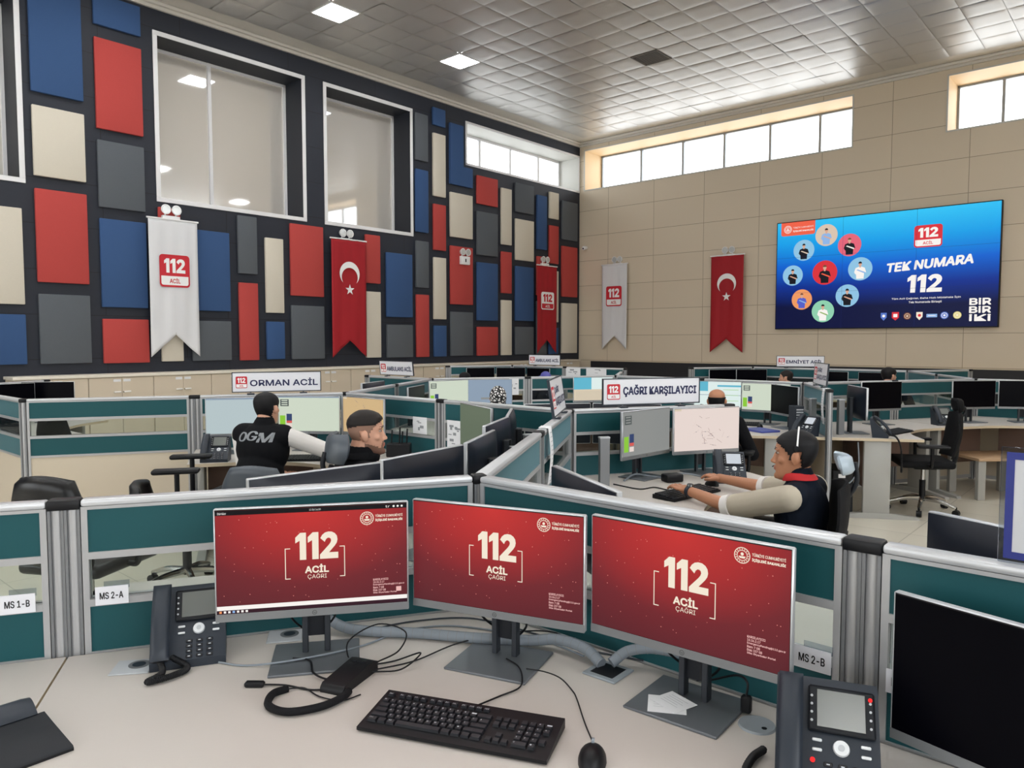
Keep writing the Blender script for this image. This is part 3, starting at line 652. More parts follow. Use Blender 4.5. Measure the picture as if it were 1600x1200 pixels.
# ---------------------------------------------------------------- partitions on a honeycomb of 2.4 m sides
NODE = {'P0': (-.11, 2.433), 'P3': (.37, 4.79), 'P4': (-1.43, 6.38), 'P5': (-3.70, 5.61), 'P7': (-2.386, 1.672), 'P8': (1.687, .843),
        'B10': (-.95, 8.73), 'B01': (3.12, 7.90), 'A11': (1.33, 9.49), 'A02': (5.40, 8.66), 'A2m': (-5.50, 7.20), 'A21': (.01, 13.43), 'B11': (1.80, 11.84), 'A12': (4.08, 12.60), 'B02': (5.88, 11.01)}
PTOP = 1.177
def npt(n, ang, t, z=0.0, off=0.0):
    d = D(ang); p = Vector((*NODE[n], 0)) + d * t + Vector((d.y, -d.x, 0)) * off; p.z = z; return p
_pm = {}
def panel_meshes(half, node_post, end_post):
    k = (half, node_post, end_post)
    if k in _pm: return _pm[k]
    a, b = (.026, 1.158) if half == 0 else (1.242, 2.374); L = []
    m = MB(); m.box(a, -.024, 1.157, b, .024, PTOP, 'alu_bright', .007, 2); L.append(('top_rail', m.mesh('top_rail'), 0))
    m = MB()
    for x0, x1 in ((a, a + .016), (b - .016, b)): m.box(x0, -.02, 0.02, x1, .02, 1.157, 'alu')
    for z0, z1 in ((1.148, 1.157), (1.007, 1.027), (.872, .892), (.726, .742), (.02, .06)): m.box(a + .016, -.0205, z0, b - .016, .0205, z1, 'alu')
    L.append(('frame', m.mesh('frame', smooth=False), 0))
    m = MB(); m.box(a + .016, -.015, 1.027, b - .016, .015, 1.148, 'teal_fabric'); L.append(('fabric', m.mesh('fabric', smooth=False), 0))
    m = MB(); m.box(a + .016, -.015, .742, b - .016, .015, .872, 'teal_fabric'); L.append(('fabric', m.mesh('fabric', smooth=False), 0))
    m = MB(); m.box(a + .016, -.003, .892, b - .016, .003, 1.007, 'thin_glass'); L.append(('glass_strip', m.mesh('glass_strip', smooth=False), 0))
    m = MB(); m.box(a + .016, -.013, .06, b - .016, .013, .726, 'cream_board'); L.append(('kick_board', m.mesh('kick_board', smooth=False), 0))
    def post(x, w):
        m = MB(); n = 2 if w > .05 else 1
        for i in range(n):
            cx = x + (i - (n - 1) / 2) * .04; m.cyl((cx, 0, 0), (cx, 0, 1.15), .0175, None, 'alu', 14)
            for sy in (-1, 1): m.box(cx - .0195, sy * .016 - .004, 0, cx - .0125, sy * .016 + .004, 1.15, 'alu_dark'); m.box(cx + .0125, sy * .016 - .004, 0, cx + .0195, sy * .016 + .004, 1.15, 'alu_dark')
        q = m.mesh('post'); m = MB(); m.box(x - w / 2 - .002, -.027, 1.15, x + w / 2 + .002, .027, PTOP + .003, 'plastic_black', .008, 2); return q, m.mesh('post_cap')
    P = []
    if node_post: P.append(post(0, .046))
    if end_post: P.append(post(1.2 if half == 0 else 2.4, .08 if half == 0 else .046))
    _pm[k] = (L, P); return _pm[k]
def partition(node, ang, half, label, node_post=False, end_post=True):
    o = thing('partition_panel', label, 'partition', Vector((*NODE[node], 0)), 90 - ang, 'teal office partitions')
    L, P = panel_meshes(half, node_post, end_post)
    for nm, me, _ in L: link(nm, me, o)
    for a, b in P: c = link('post', a, o); link('post_cap', b, c)
    return o
partition('P0', 251.5, 0, 'teal partition behind the left red 112 monitor', True)
partition('P0', 251.5, 1, 'teal partition at the left edge with the MS 1-B plate', False, True)
partition('P0', 131.5, 0, 'teal partition behind the right red 112 monitor')
partition('P0', 131.5, 1, 'teal partition behind the black monitor at the right edge', False, True)
partition('P0', 11.5, 0, 'near half of the glancing blue-lit partition with the hanging paper strip')
partition('P0', 11.5, 1, 'far half of the glancing partition carrying the tilted sign', False, True)
partition('P3', 71.5, 0, 'teal partition under the ÇAĞRI KARŞILAYICI sign')
partition('P3', 311.5, 0, 'teal partition left of the tilted sign, behind the dark monitor backs')
partition('P3', 311.5, 1, 'teal partition with pinned sheets, right of the tan map monitor', False, True)
partition('P4', 251.5, 0, 'teal partition under the ORMAN ACİL sign')
partition('P4', 251.5, 1, 'teal partition above the empty black chair on the left', False, True)
partition('P5', 311.5, 0, 'short teal partition at the far left edge before the white cabinets')
partition('P4', 11.5, 0, 'near half of the slanting partition behind the ORMAN ACİL desk')
partition('P4', 11.5, 1, 'far half of the slanting partition behind the ORMAN ACİL desk', False, True)
partition('B10', 311.5, 0, 'teal partition under the slanted AMBULANS ACİL sign')
partition('B10', 71.5, 0, 'teal partition behind the head in the leopard scarf')
partition('B10', 71.5, 1, 'teal partition with the red cup in front of it', False, True)
partition('B01', 191.5, 0, 'clear-lit partition ending in a tall bare post behind the person in red collar', True)
partition('B01', 311.5, 0, 'teal partition behind the monitors of the bald person')
partition('B01', 311.5, 1, 'teal partition hidden behind the ÇAĞRI KARŞILAYICI sign')
partition('B01', 71.5, 0, 'teal partition behind the dark monitors above the empty mesh chair')
partition('B01', 71.5, 1, 'teal partition behind the far right desk, left of its corner', False, True)
partition('A02', 131.5, 0, 'teal partition at the right edge behind the last dark monitor')
partition('A2m', 11.5, 0, 'partition at the far left before the beige cabinets', True)
partition('A21', 251.5, 0, 'distant teal partition below the red 112 banner, left half', True)
partition('A21', 131.5, 0, 'distant teal partition under the straight AMBULANS ACİL sign')
partition('A21', 131.5, 1, 'distant teal partition with white sheets below the corner of the room', False, True)
partition('A11', 11.5, 0, 'distant partition behind the ÇAĞRI KARŞILAYICI sign')
partition('A12', 251.5, 0, 'distant partition left of the EMNİYET ACİL sign', True)
partition('A12', 131.5, 0, 'distant partition under the EMNİYET ACİL sign')
partition('A12', 131.5, 1, 'distant partition right of the EMNİYET ACİL sign, before the video wall', False, True)
partition('B02', 71.5, 0, 'distant partition under the right half of the video wall')
partition('A02', 11.5, 0, 'slanting partition from the far right corner post, near half', True)
partition('A02', 11.5, 1, 'slanting partition from the far right corner post, far half')

# ---------------------------------------------------------------- desks
s60, c60 = math.sin(R(60)), 0.5
_dm = {}
def desk_meshes(dep):
    if dep in _dm: return _dm[dep]
    def pt(side, t, p): return (side * s60 * t - side * 0.5 * p, -0.5 * t - s60 * p)
    o = .03; P = [(0, -o / s60), pt(1, 1.197, o), pt(1, 1.197, dep)]
    C = (0, -dep / s60); A = (C[0] + s60 * .5, C[1] - .25); B = (-A[0], A[1])
    for i in range(13):
        t = i / 12; P.append(tuple((1 - t) ** 2 * A[q] + 2 * t * (1 - t) * C[q] + t * t * B[q] for q in (0, 1)))
    P += [pt(-1, 1.197, dep), pt(-1, 1.197, o)]
    m = MB(); m.prism(P, .715, .7395, 'desk_edge'); m.prism(P, .7395, .74, 'desk_top'); L = [('desktop', m.mesh('desktop'))]
    for sd in (1, -1):
        m = MB(); q = Matrix.Rotation(R(-30 if sd > 0 else 210), 4, 'Z')  # local x runs along this wing
        m.M = q; y = -.43 if sd > 0 else .43
        m.box(1.10, y - .115, .03, 1.15, y + .115, .714, 'desk_leg', .01, 2); m.prism([(y - .37, 0), (y + .37, 0), (y + .36, .022), (y + .12, .05), (y - .12, .05), (y - .36, .022)], 1.095, 1.155, 'desk_leg', 'x'); L.append(('leg', m.mesh('leg')))
        m = MB(); m.M = q; y = -.33 if sd > 0 else .33; m.box(.3, y - .009, .28, 1.09, y + .009, .714, 'wood_brown'); L.append(('modesty_panel', m.mesh('modesty_panel', smooth=False)))
    _dm[dep] = L; return L
def desk(node, bis, label, dep=.8):
    o = thing('corner_desk', label, 'desk', Vector((*NODE[node], 0)), 180 - bis, 'angled cream office desks')
    for nm, me in desk_meshes(dep): link(nm, me, o)
    return o
desk('P0', 191.5, 'front cream desk holding the three red 112 monitors', .9)
desk('P7', 131.5, 'cream desk at the bottom left, under the black angular stand', .9)
desk('P8', 251.5, 'cream desk at the bottom right, under the black screen', .8)
desk('P0', 311.5, 'desk just behind the left front partition, under dark monitor backs', .62)
desk('P0', 71.5, 'desk just behind the right front partition, mostly hidden')
desk('P3', 251.5, 'desk in front of the person in the black jacket', .62)
desk('P3', 131.5, 'cream desk where the person with the headset works')
desk('P3', 11.5, 'desk behind the ÇAĞRI KARŞILAYICI sign')
desk('P8', 11.5, 'desk beyond the right front partition, under a dark monitor')
desk('P4', 191.5, 'cream desk where the person in the lettered vest works')
desk('P4', 311.5, 'desk behind the ORMAN ACİL sign')
desk('P4', 71.5, 'desk right of the slanting partition, before the leopard scarf')
desk('A2m', 71.5, 'desk at the far left before the cabinets')
desk('B10', 131.5, 'desk of the person in the leopard scarf')
desk('A11', 191.5, 'desk behind the tilted sign, with a blue and beige screen')
desk('B01', 251.5, 'cream desk of the bald person')
desk('B01', 131.5, 'cream desk with a grey leg beside the empty mesh chair')
desk('A02', 191.5, 'cream desk at the far right over the small wooden table')
desk('A21', 191.5, 'distant desk below the red 112 banner')
desk('A12', 191.5, 'distant desk below the EMNİYET ACİL sign')
desk('B02', 251.5, 'distant desk below the video wall')

# ---------------------------------------------------------------- monitors
MW, MH = .509, .305
def scr_base(): m = MB(); m.y0 = -.0752; m.eps = .0004; return m
SX0, SX1, SZ0, SZ1 = -.2495, .2495, .0235, .3
def sx(u): return SX0 + u * (SX1 - SX0)
def sz(v): return SZ1 - v * (SZ1 - SZ0)
def red_screen(bars):
    m = scr_base(); m.rect(SX0, SZ0, SX1, SZ1, 'e_redscreen', 1); rr = random.Random(11)
    if bars:
        m.rect(SX0, sz(.045), SX1, SZ1, 'e_black', 3); m.text('Etkinlikler', sx(.012), sz(.036), .022, .006, 'e_white', 4, 0); m.text('11 Eyl 14:20', sx(.48), sz(.036), .03, .006, 'e_white', 4, 0)
        m.text('tr', sx(.885), sz(.036), .012, .006, 'e_white', 4, 0)
        for u in (.93, .952, .974): m.disc(sx(u), sz(.024), .003, 'e_white', 4, 10)
        m.rect(SX0, sz(.965), SX1, sz(.925), 'e_white', 3); m.rect(SX0, SZ0, SX1, sz(.965), 'e_purple', 3)
        for i, c in enumerate(('e_or2', 'e_white', 'e_white', 'e_lblue', 'e_white', 'e_white', 'e_white')): m.rect(sx(.012 + i * .022), sz(.993), sx(.012 + i * .022) + .006, sz(.972), c, 4)
        m.rect(sx(.94), sz(.885), sx(.94) + .014, sz(.885) + .013, 'e_pink', 3)
    zo = 0.03 if bars else 0.0
    m.heavy112(sx(.405), sz(.50 + zo * .5), .112, .074, 'e_cream', 3)
    m.text('ACİL', sx(.453), sz(.635 + zo * .5), .063, .024, 'e_cream', 3, .045); m.text('ÇAĞRI', sx(.467), sz(.7 + zo * .5), .05, .017, 'e_cream', 3, .0)
    t = .0022
    for u, sg in ((.35, 1), (.665, -1)):
        x = sx(u); a, b = sz(.685 + zo * .5), sz(.38 + zo * .5)
        m.rect(min(x, x + sg * t), a, max(x, x + sg * t), b, 'e_cream', 3)
        for z in (a, b - t): m.rect(min(x, x + sg * .014), z, max(x, x + sg * .014), z + t, 'e_cream', 3)
    ex, ez = sx(.785), sz(.105 + zo); emblem(m, ex, ez, .0185, 'e_cream', 3)
    m.text('TÜRKİYE CUMHURİYETİ', sx(.83), ez + .002, .074, .0085, 'e_cream', 3, .02); m.text('İÇİŞLERİ BAKANLIĞI', sx(.83), ez - .0105, .074, .009, 'e_cream', 3, .045)
    for i, (tx, wd) in enumerate((('KARSILAYICI2', .041), ('10.36.2.17', .03), ('EmergencyPanding@112.gov.tr', .085), ('Ram: 7 GB', .029), ('Disk: 237 GB', .034), ('Site: Diyarbakır Portal', .064))):
        m.text(tx, sx(.815), sz(.765 + i * .027), wd, .0056, 'e_pink', 3, .03)
    for i in range(62):
        u, v = rr.uniform(.02, .98), rr.uniform(.06, .9)
        if .33 < u < .68 and .25 < v < .72: continue
        if u > .72 and v < .18 or u > .78 and v > .72: continue
        m.disc(sx(u), sz(v), rr.uniform(.0008, .0014), 'e_dot', 2, 8)
    return m
def widgets(m, left):
    m.rect(sx(.03), sz(.28), sx(.17), sz(.08), 'e_wgrey', 2)
    for k in range(3): m.rect(sx(.05), sz(.13 + k * .06), sx(.15), sz(.1 + k * .06), left, 3)
    m.rect(sx(.02), sz(.9), sx(.11), sz(.55), 'e_lime', 2); m.rect(sx(.13), sz(.7), sx(.22), sz(.5), 'e_wnavy', 2); m.rect(sx(.13), sz(.77), sx(.22), sz(.7), 'e_wred', 2); m.rect(sx(.13), sz(.9), sx(.22), sz(.79), 'e_pinkwhite', 2)
def make_screen(kind):
    if kind == 'red': return red_screen(False)
    if kind == 'redbar': return red_screen(True)
    m = scr_base(); F = lambda c: m.rect(SX0, SZ0, SX1, SZ1, c, 1)
    if kind == 'off': F('screen_off')
    elif kind == 'paleblue': F('e_paleblue'); m.rect(SX0, sz(.04), SX1, SZ1, 'e_bluegrey', 2)
    elif kind == 'green': F('e_palegreen'); widgets(m, 'e_palegreen'); m.rect(SX0, sz(.03), SX1, SZ1, 'e_bluegrey', 2)
    elif kind == 'greentop': F('e_palegreen'); widgets(m, 'e_palegreen')
    elif kind == 'grey': F('e_grey'); widgets(m, 'e_grey')
    elif kind == 'greygreen': F('e_greygreen')
    elif kind == 'bluegrey': F('e_bluegrey'); m.rect(sx(.3), sz(.8), sx(.55), sz(.72), 'e_grey', 2)
    elif kind in ('map', 'mappink'):
        F('e_map' if kind == 'map' else 'e_pinkwhite'); rr = random.Random(5); m.rect(SX0, sz(.05), sx(.1), SZ1, 'e_beige', 2)
        for i in range(26 if kind == 'mappink' else 7):
            cu, cv = (.52, .62) if kind == 'mappink' else (.5, .3); u, v = rr.gauss(cu, .13), rr.gauss(cv, .17)
            if not (.05 < u < .95 and .08 < v < .92): continue
            a = rr.uniform(0, 3.1); dx, dz = math.cos(a) * rr.uniform(.005, .028), math.sin(a) * .02; x, z = sx(u), sz(v)
            m.add([(x - dx, m.Y(2), z - dz), (x + dx, m.Y(2), z + dz), (x + dx + .0016, m.Y(2), z + dz + .0016), (x - dx + .0016, m.Y(2), z - dz + .0016)], [(0, 1, 2, 3)], 'e_road')
            if i % 3 == 0: m.disc(x, z, .0025, 'e_wnavy', 3, 8)
    elif kind == 'form':
        F('e_cool'); m.rect(SX0, sz(.38), sx(.3), SZ1, 'e_teal', 2); m.rect(sx(.5), sz(.2), SX1, sz(.13), 'e_teal', 2); m.rect(SX0, sz(.54), SX1, sz(.52), 'e_bluegrey', 2)
        for k in range(3): m.rect(sx(.62), sz(.32 + k * .22), sx(.95), sz(.305 + k * .22), 'e_lime', 2)
    elif kind == 'form2':
        F('e_beige'); m.rect(SX0, sz(.52), sx(.45), SZ1, 'e_teal', 2); m.rect(sx(.45), sz(.52), SX1, SZ1, 'e_cool', 2)
        for k in range(6): m.rect(sx(.05), sz(.62 + k * .06), sx(.95), sz(.615 + k * .06), 'e_grey', 2)
    return m
_mm = {}
def mon_meshes(z0, kind):
    if 'panel' not in _mm:
        m = MB(); m.box(-MW / 2, -.0745, 0, MW / 2, -.056, MH, 'monitor_edge', .003, 1); m.box(-MW / 2 + .004, -.0748, .022, MW / 2 - .004, -.0740, MH - .0025, 'bezel'); m.box(-MW / 2 + .001, -.0749, .001, MW / 2 - .001, -.074, .0215, 'monitor_silver'); _mm['panel'] = m.mesh('panel')
        m = MB(); m.slab(lambda u, v: ((u - .5) * (MW - .01), -.052 + .022 * (1 - (2 * u - 1) ** 4) * (1 - (2 * v - 1) ** 4), .004 + v * (MH - .008)), 14, 10, .012, 'monitor_back'); _mm['back'] = m.mesh('rear_shell', sharp=60)
        m = MB(); m.eps = .0002; m.y0 = -.0749; m.ring(0, .011, .0052, .0062, 'bezel', 1, 16); m.text('hp', -.0032, .0072, .0064, .0066, 'bezel', 1, .0); _mm['logo'] = m.mesh('logo', smooth=False)
        m = MB(); m.box(-.118, -.145, 0, .118, .065, .007, 'base_metal', .002, 1); _mm['base'] = m.mesh('base')
    if ('s', kind) not in _mm: _mm['s', kind] = make_screen(kind).mesh('screen', fix=False, smooth=False)
    zk = round(z0, 3)
    if ('c', zk) not in _mm:
        m = MB(); top = z0 + .2
        for s_ in (-1, 1): m.box(s_ * .03 - .008, -.012, .006, s_ * .03 + .008, .014, top, 'stand_dark', .002, 1)
        m.box(-.022, .0, .05, .022, .012, top, 'plastic_dark'); m.box(-.03, -.036, z0 + .1, .03, .012, z0 + .2, 'plastic_dark', .004, 1); _mm['c', zk] = m.mesh('stand_column')
    return _mm
def monitor(loc, deg, kind, label, z0=.132, group='flat office monitors', screen_center=True, tilt=0.0):
    """loc: middle of the screen when screen_center, else foot of the column"""
    n = Vector((math.sin(R(deg)), -math.cos(R(deg)), 0)); p = Vector((loc[0], loc[1], .74))
    if screen_center: p -= n * .069
    o = thing('monitor', label, 'monitor', p, deg, group); M = mon_meshes(z0, kind)
    link('base', M['base'], o); link('stand_column', M['c', round(z0, 3)], o)
    h = link('housing', M['panel'], o); h.location = (0, 0, z0); link('rear_shell', M['back'], h); link('logo', M['logo'], h)
    s_ = link('screen', M['s', kind], o); s_.location = (0, 0, z0)
    return o
monitor((-.5515, 2.054), 11.8, 'redbar', 'left front monitor, red 112 screen with a white task bar', screen_center=False)
monitor((-.0174, 2.03), -23.7, 'red', 'middle of the three front monitors with red 112 screens', screen_center=False)
monitor((.448, 1.777), -38.5, 'red', 'right front monitor, red 112 screen, papers on its base', screen_center=False)
monitor((.922, 1.271), -55, 'off', 'black switched-off monitor at the bottom right edge', .07)
monitor((-.69, 2.605), 222.4, 'off', 'dark monitor back rising just behind the left front partition', .12)
monitor((-.365, 3.035), 236.5, 'off', 'dark monitor back beside the shoulder of the person in black jacket', .12)
monitor((-.155, 3.54), 257, 'off', 'third dark monitor back, left of the glancing partition', .12)
monitor((-.09, 4.11), 256, 'off', 'glossy navy monitor back left of the hanging paper strip', .13)
monitor((-.02, 4.64), 267, 'off', 'dark monitor back nearest the tilted sign', .13)
monitor((-.24, 4.86), -64, 'greygreen', 'monitor with a dull green screen seen at an angle', .15)
monitor((.245, 2.46), 109.4, 'off', 'dark monitor just behind the centre post, right of the paper strip', .12)
monitor((1.32, 1.88), 118.7, 'off', 'dark monitor beyond the right partition, beside the blue framed sign', .09)
monitor((.86, 4.735), 44, 'grey', 'grey-screened monitor facing the person with the headset', .135)
monitor((1.285, 4.885), 20, 'mappink', 'monitor showing a pale pink map under the ÇAĞRI KARŞILAYICI sign', .135)
monitor((-2.13, 5.80), 14, 'paleblue', 'pale blue screen left of the person in the lettered vest', .13)
monitor((-1.63, 5.95), -5, 'green', 'pale green screen right of the person in the lettered vest', .13)
monitor((-1.16, 5.78), -41, 'map', 'tan map screen behind the person in the black jacket', .13)
monitor((2.27, 8.2), -22, 'form', 'bright blue and white screen behind the bald head', .125)
monitor((2.66, 7.78), -38, 'greentop', 'pale green screen right of the bald head', .125)
monitor((2.73, 7.43), -80, 'off', 'dark monitor turned away at the end of the bald person\'s desk', .125)
monitor((3.29, 7.05), 84, 'off', 'dark monitor seen edge-on right of the tall bare post', .14)
monitor((3.86, 7.75), 16, 'off', 'black monitor left of the empty mesh chair', .145)
monitor((4.95, 7.95), 8, 'off', 'black monitor above the phone on the far right desk', .145)
monitor((5.5, 7.95), -14, 'off', 'black monitor cut off at the right edge of the far desk', .145)
monitor((-.69, 8.12), 38, 'greentop', 'pale green screen left of the leopard scarf', .14)
monitor((-.25, 8.35), 8, 'bluegrey', 'blue-grey screen behind the leopard scarf', .14)
monitor((.99, 9.05), 14, 'form2', 'blue and beige screen between the tilted sign and the ÇAĞRI KARŞILAYICI sign', .13)
monitor((-1.40, 7.45), 255, 'off', 'black monitor behind the slanting partition, below the slanted AMBULANS sign', .16)
monitor((-.98, 7.6), 78.5, 'off', 'navy monitor on the near side of the slanting partition', .11)
monitor((-5.0, 8.0), 15, 'off', 'black monitor before the cabinets at the far left', .13)
monitor((-5.18, 7.62), 55, 'off', 'black monitor cut by the left edge, before the cabinets', .13)
monitor((-.55, 13.02), 18, 'off', 'first distant dark monitor below the red 112 banner', .1)
monitor((-.02, 13.05), 0, 'off', 'middle distant dark monitor below the red 112 banner', .1)
monitor((.45, 12.8), -41.5, 'off', 'third distant dark monitor below the straight AMBULANS sign', .1)
monitor((3.45, 12.17), 18, 'off', 'distant dark monitor left of the EMNİYET ACİL sign', .1)
monitor((3.95, 12.25), 2, 'off', 'distant dark monitor just left of the EMNİYET ACİL sign', .1)
monitor((4.9, 11.42), -41, 'off', 'distant dark monitor left of the head below the video wall', .1)
monitor((5.4, 11.0), -41, 'off', 'distant dark monitor right of the head below the video wall', .1)
monitor((.34, 5.55), 190, 'off', 'dark monitor back below the leopard scarf, behind the partition', .105)
monitor((.86, 5.55), 170, 'off', 'dark monitor back behind the ÇAĞRI KARŞILAYICI sign', .105)

# ---------------------------------------------------------------- signs on the partitions
def sign(label, node, ang, t, deg, w, h, lines, lean=0.0, z=PTOP, small=False):
    o = thing('desk_sign', label, 'sign', npt(node, ang, t, z), deg, 'white department signs on the partitions')
    o.rotation_euler = (R(lean), 0, R(deg)); g = .022
    m = MB(); m.box(-w / 2, -.006, g, w / 2, .006, g + h, 'board_white', .002, 1); m.build('board', o)
    m = MB(); t_ = .006
    for a, b, c, d in ((-w / 2 - t_, w / 2 + t_, g - t_, g), (-w / 2 - t_, w / 2 + t_, g + h, g + h + t_), (-w / 2 - t_, -w / 2, g, g + h), (w / 2, w / 2 + t_, g, g + h)): m.box(a, -.008, c, b, .008, d, 'plastic_slate')
    m.build('frame', o, smooth=False)
    for s_ in (-.3, .3): m = MB(); m.box(s_ * w - .03, -.026, -.004, s_ * w + .03, .026, .008, 'plastic_slate', .004, 1); m.cyl((s_ * w, 0, 0), (s_ * w, 0, g), .006, None, 'chrome', 8); m.build('clamp', o)
    m = MB(); m.y0 = -.0065; m.eps = .0006; lg = h * .62
    logo112(m, -w / 2 + w * .035, g + h * .19, lg * .93, lg); m.build('badge', o, smooth=False)
    m = MB(); m.y0 = -.0065; m.eps = .0006; x0 = -w / 2 + w * .035 + lg * .93 + w * .03; tw = w / 2 - x0 - w * .03
    if len(lines) == 1: m.text(lines[0], x0, g + h * .28, tw, h * (.42 if 'Ğ' not in lines[0] else .5), 'ink_navy', 1, .035)
    else:
        for i, l in enumerate(lines): m.text(l, x0, g + h * (.54 - .36 * i), tw * (.5 if i == 0 else 1), h * .28, 'ink_navy', 1, .03)
    m.build('lettering', o, smooth=False)
    return o
sign('white sign reading ORMAN ACİL above the person in the lettered vest', 'P4', 251.5, .56, 20, .70, .155, ['ORMAN ACİL'])
sign('white sign reading ÇAĞRI KARŞILAYICI above the pink map monitor', 'P3', 71.5, .60, 18.5, .72, .165, ['ÇAĞRI KARŞILAYICI'])
sign('white tilted two-line sign on top of the glancing partition', 'P0', 11.5, 1.98, 80, .60, .2, ['ÇAĞRI', 'KARŞILAYICI'], -9)
sign('slanted white sign reading AMBULANS ACİL nearer the double window', 'B10', 311.5, .62, -41.5, .62, .165, ['AMBULANS ACİL'], 6)
sign('straight white sign reading AMBULANS ACİL below the red 112 banner', 'A21', 131.5, .74, -36, .64, .165, ['AMBULANS ACİL'])
sign('white sign reading EMNİYET ACİL below the flag banner and video wall', 'A12', 131.5, .8, -14, .72, .165, ['EMNİYET ACİL'])
sign('white sign seen nearly edge-on above the person with the headset', 'B01', 191.5, .75, 258.5, .6, .2, ['ÇAĞRI', 'KARŞILAYICI'], -4)
# ---------------------------------------------------------------- office chairs
_cm = {}
KIND = {'mesh': ('mesh_black', .53, .94, (.955, 1.075), .67, .035, 'mesh_black'), 'tall': ('mesh_black', .56, 1.02, (1.06, 1.19), .67, .035, 'leather_grey'), 'pale': ('mesh_black', .53, .92, (.985, 1.07), .67, .035, 'headrest_reflection'),  # pale kind: reflected light is put into the headrest colour
        'leather': ('leather_black', .5, .94, None, .66, .07, None), 'grey': ('leather_grey', .48, .80, None, .64, .05, None), 'raised': ('leather_black', .46, .70, None, .84, .06, None)}
def chair_parts(kind):
    if kind in _cm: return _cm[kind]
    pad, lo, hi, hr, az, th, hmat = KIND[kind]; L = []
    m = MB(); m.box(-.24, -.22, .44, .24, .25, .51, pad, .03, 3); L.append(('seat', m.mesh('seat')))
    def back(u, v):
        a = (u - .5) * 2; z = lo + v * (hi - lo); wd = .215 * (1 - .12 * (2 * v - 1) ** 2 - (.18 * max(0, v - .6) / .4))
        return (a * wd, -.235 + .05 * a * a - .06 * v - .02 * math.sin(v * 3.1), z + .025 * (1 - a * a) * max(0, v - .6) / .4)
    m = MB(); m.slab(back, 12, 14, th, pad); L.append(('backrest', m.mesh('backrest', sharp=60)))
    if hr:
        z0, z1 = hr; m = MB(); m.slab(lambda u, v: ((u - .5) * .23 * (1 - .3 * (2 * v - 1) ** 2), -.315 + .05 * (2 * u - 1) ** 2 + .02 * v, z0 + v * (z1 - z0)), 10, 6, .04, hmat); m.tube([(0, -.29, hi - .08), (0, -.34, hi + .02), (0, -.33, z0 + .05)], .012, 'plastic_dark'); L.append(('headrest', m.mesh('headrest', sharp=60)))
    m = MB(); m.tube([(0, -.02, .42), (0, -.2, .43), (0, -.27, .5), (0, -.29, .7)], .02, 'plastic_black'); L.append(('spine', m.mesh('spine')))
    for sx_ in (-1, 1):
        m = MB(); m.tube([(sx_ * .22, 0, .47), (sx_ * .29, 0, .48), (sx_ * .3, .0, az - .03)], .016, 'plastic_black'); m.box(sx_ * .3 - .045, -.14, az - .03, sx_ * .3 + .045, .13, az, 'plastic_black', .014, 2); L.append(('armrest', m.mesh('armrest')))
    m = MB(); m.cyl((0, 0, .1), (0, 0, .3), .028, None, 'plastic_black'); m.cyl((0, 0, .3), (0, 0, .43), .018, None, 'chrome'); m.box(-.1, -.1, .41, .1, .1, .445, 'plastic_black', .01, 1); L.append(('gas_column', m.mesh('gas_column')))
    for k in range(5):
        a = R(72 * k + 18); d = Vector((math.cos(a), math.sin(a), 0)); m = MB(); m.tube([d * .02 + Vector((0, 0, .125)), d * .16 + Vector((0, 0, .115)), d * .3 + Vector((0, 0, .075))], lambda t: .024 - .009 * t, 'chrome'); c = MB(); p = d * .3; q = Vector((-d.y, d.x, 0)) * .022
        c.cyl(p - q + Vector((0, 0, .03)), p + q + Vector((0, 0, .03)), .03, None, 'plastic_black', 14); c.cyl(p + Vector((0, 0, .04)), p + Vector((0, 0, .085)), .009, None, 'plastic_black', 8); L.append(('foot', m.mesh('foot'), c.mesh('caster')))
    _cm[kind] = L; return L
def chair(kind, label, x, y, heading):
    o = thing('office_chair', label, 'chair', (x, y, 0), -heading, 'office chairs')
    for it in chair_parts(kind):
        c = link(it[0], it[1], o)
        if len(it) > 2: link('caster', it[2], c)
    return o
chair('mesh', 'empty black mesh office chair with chrome feet at the right-hand desk', 3.90, 7.0, -75)
chair('leather', 'black glossy chair back at the left edge behind the front partition', -2.22, 3.85, 12)
chair('raised', 'black chair with raised armrests left of the person in the lettered vest', -2.12, 4.78, 75)
chair('grey', 'grey leather chair of the person in the lettered vest', -1.64, 4.98, 4)
chair('tall', 'black chair with a padded headrest, of the person in the black jacket', -.57, 3.545, 60)
chair('pale', 'mesh chair, headrest painted pale with reflected light, of the person with the headset', 1.335, 3.65, -72)
chair('mesh', 'dark chair of the bald person', 1.78, 6.52, 22)

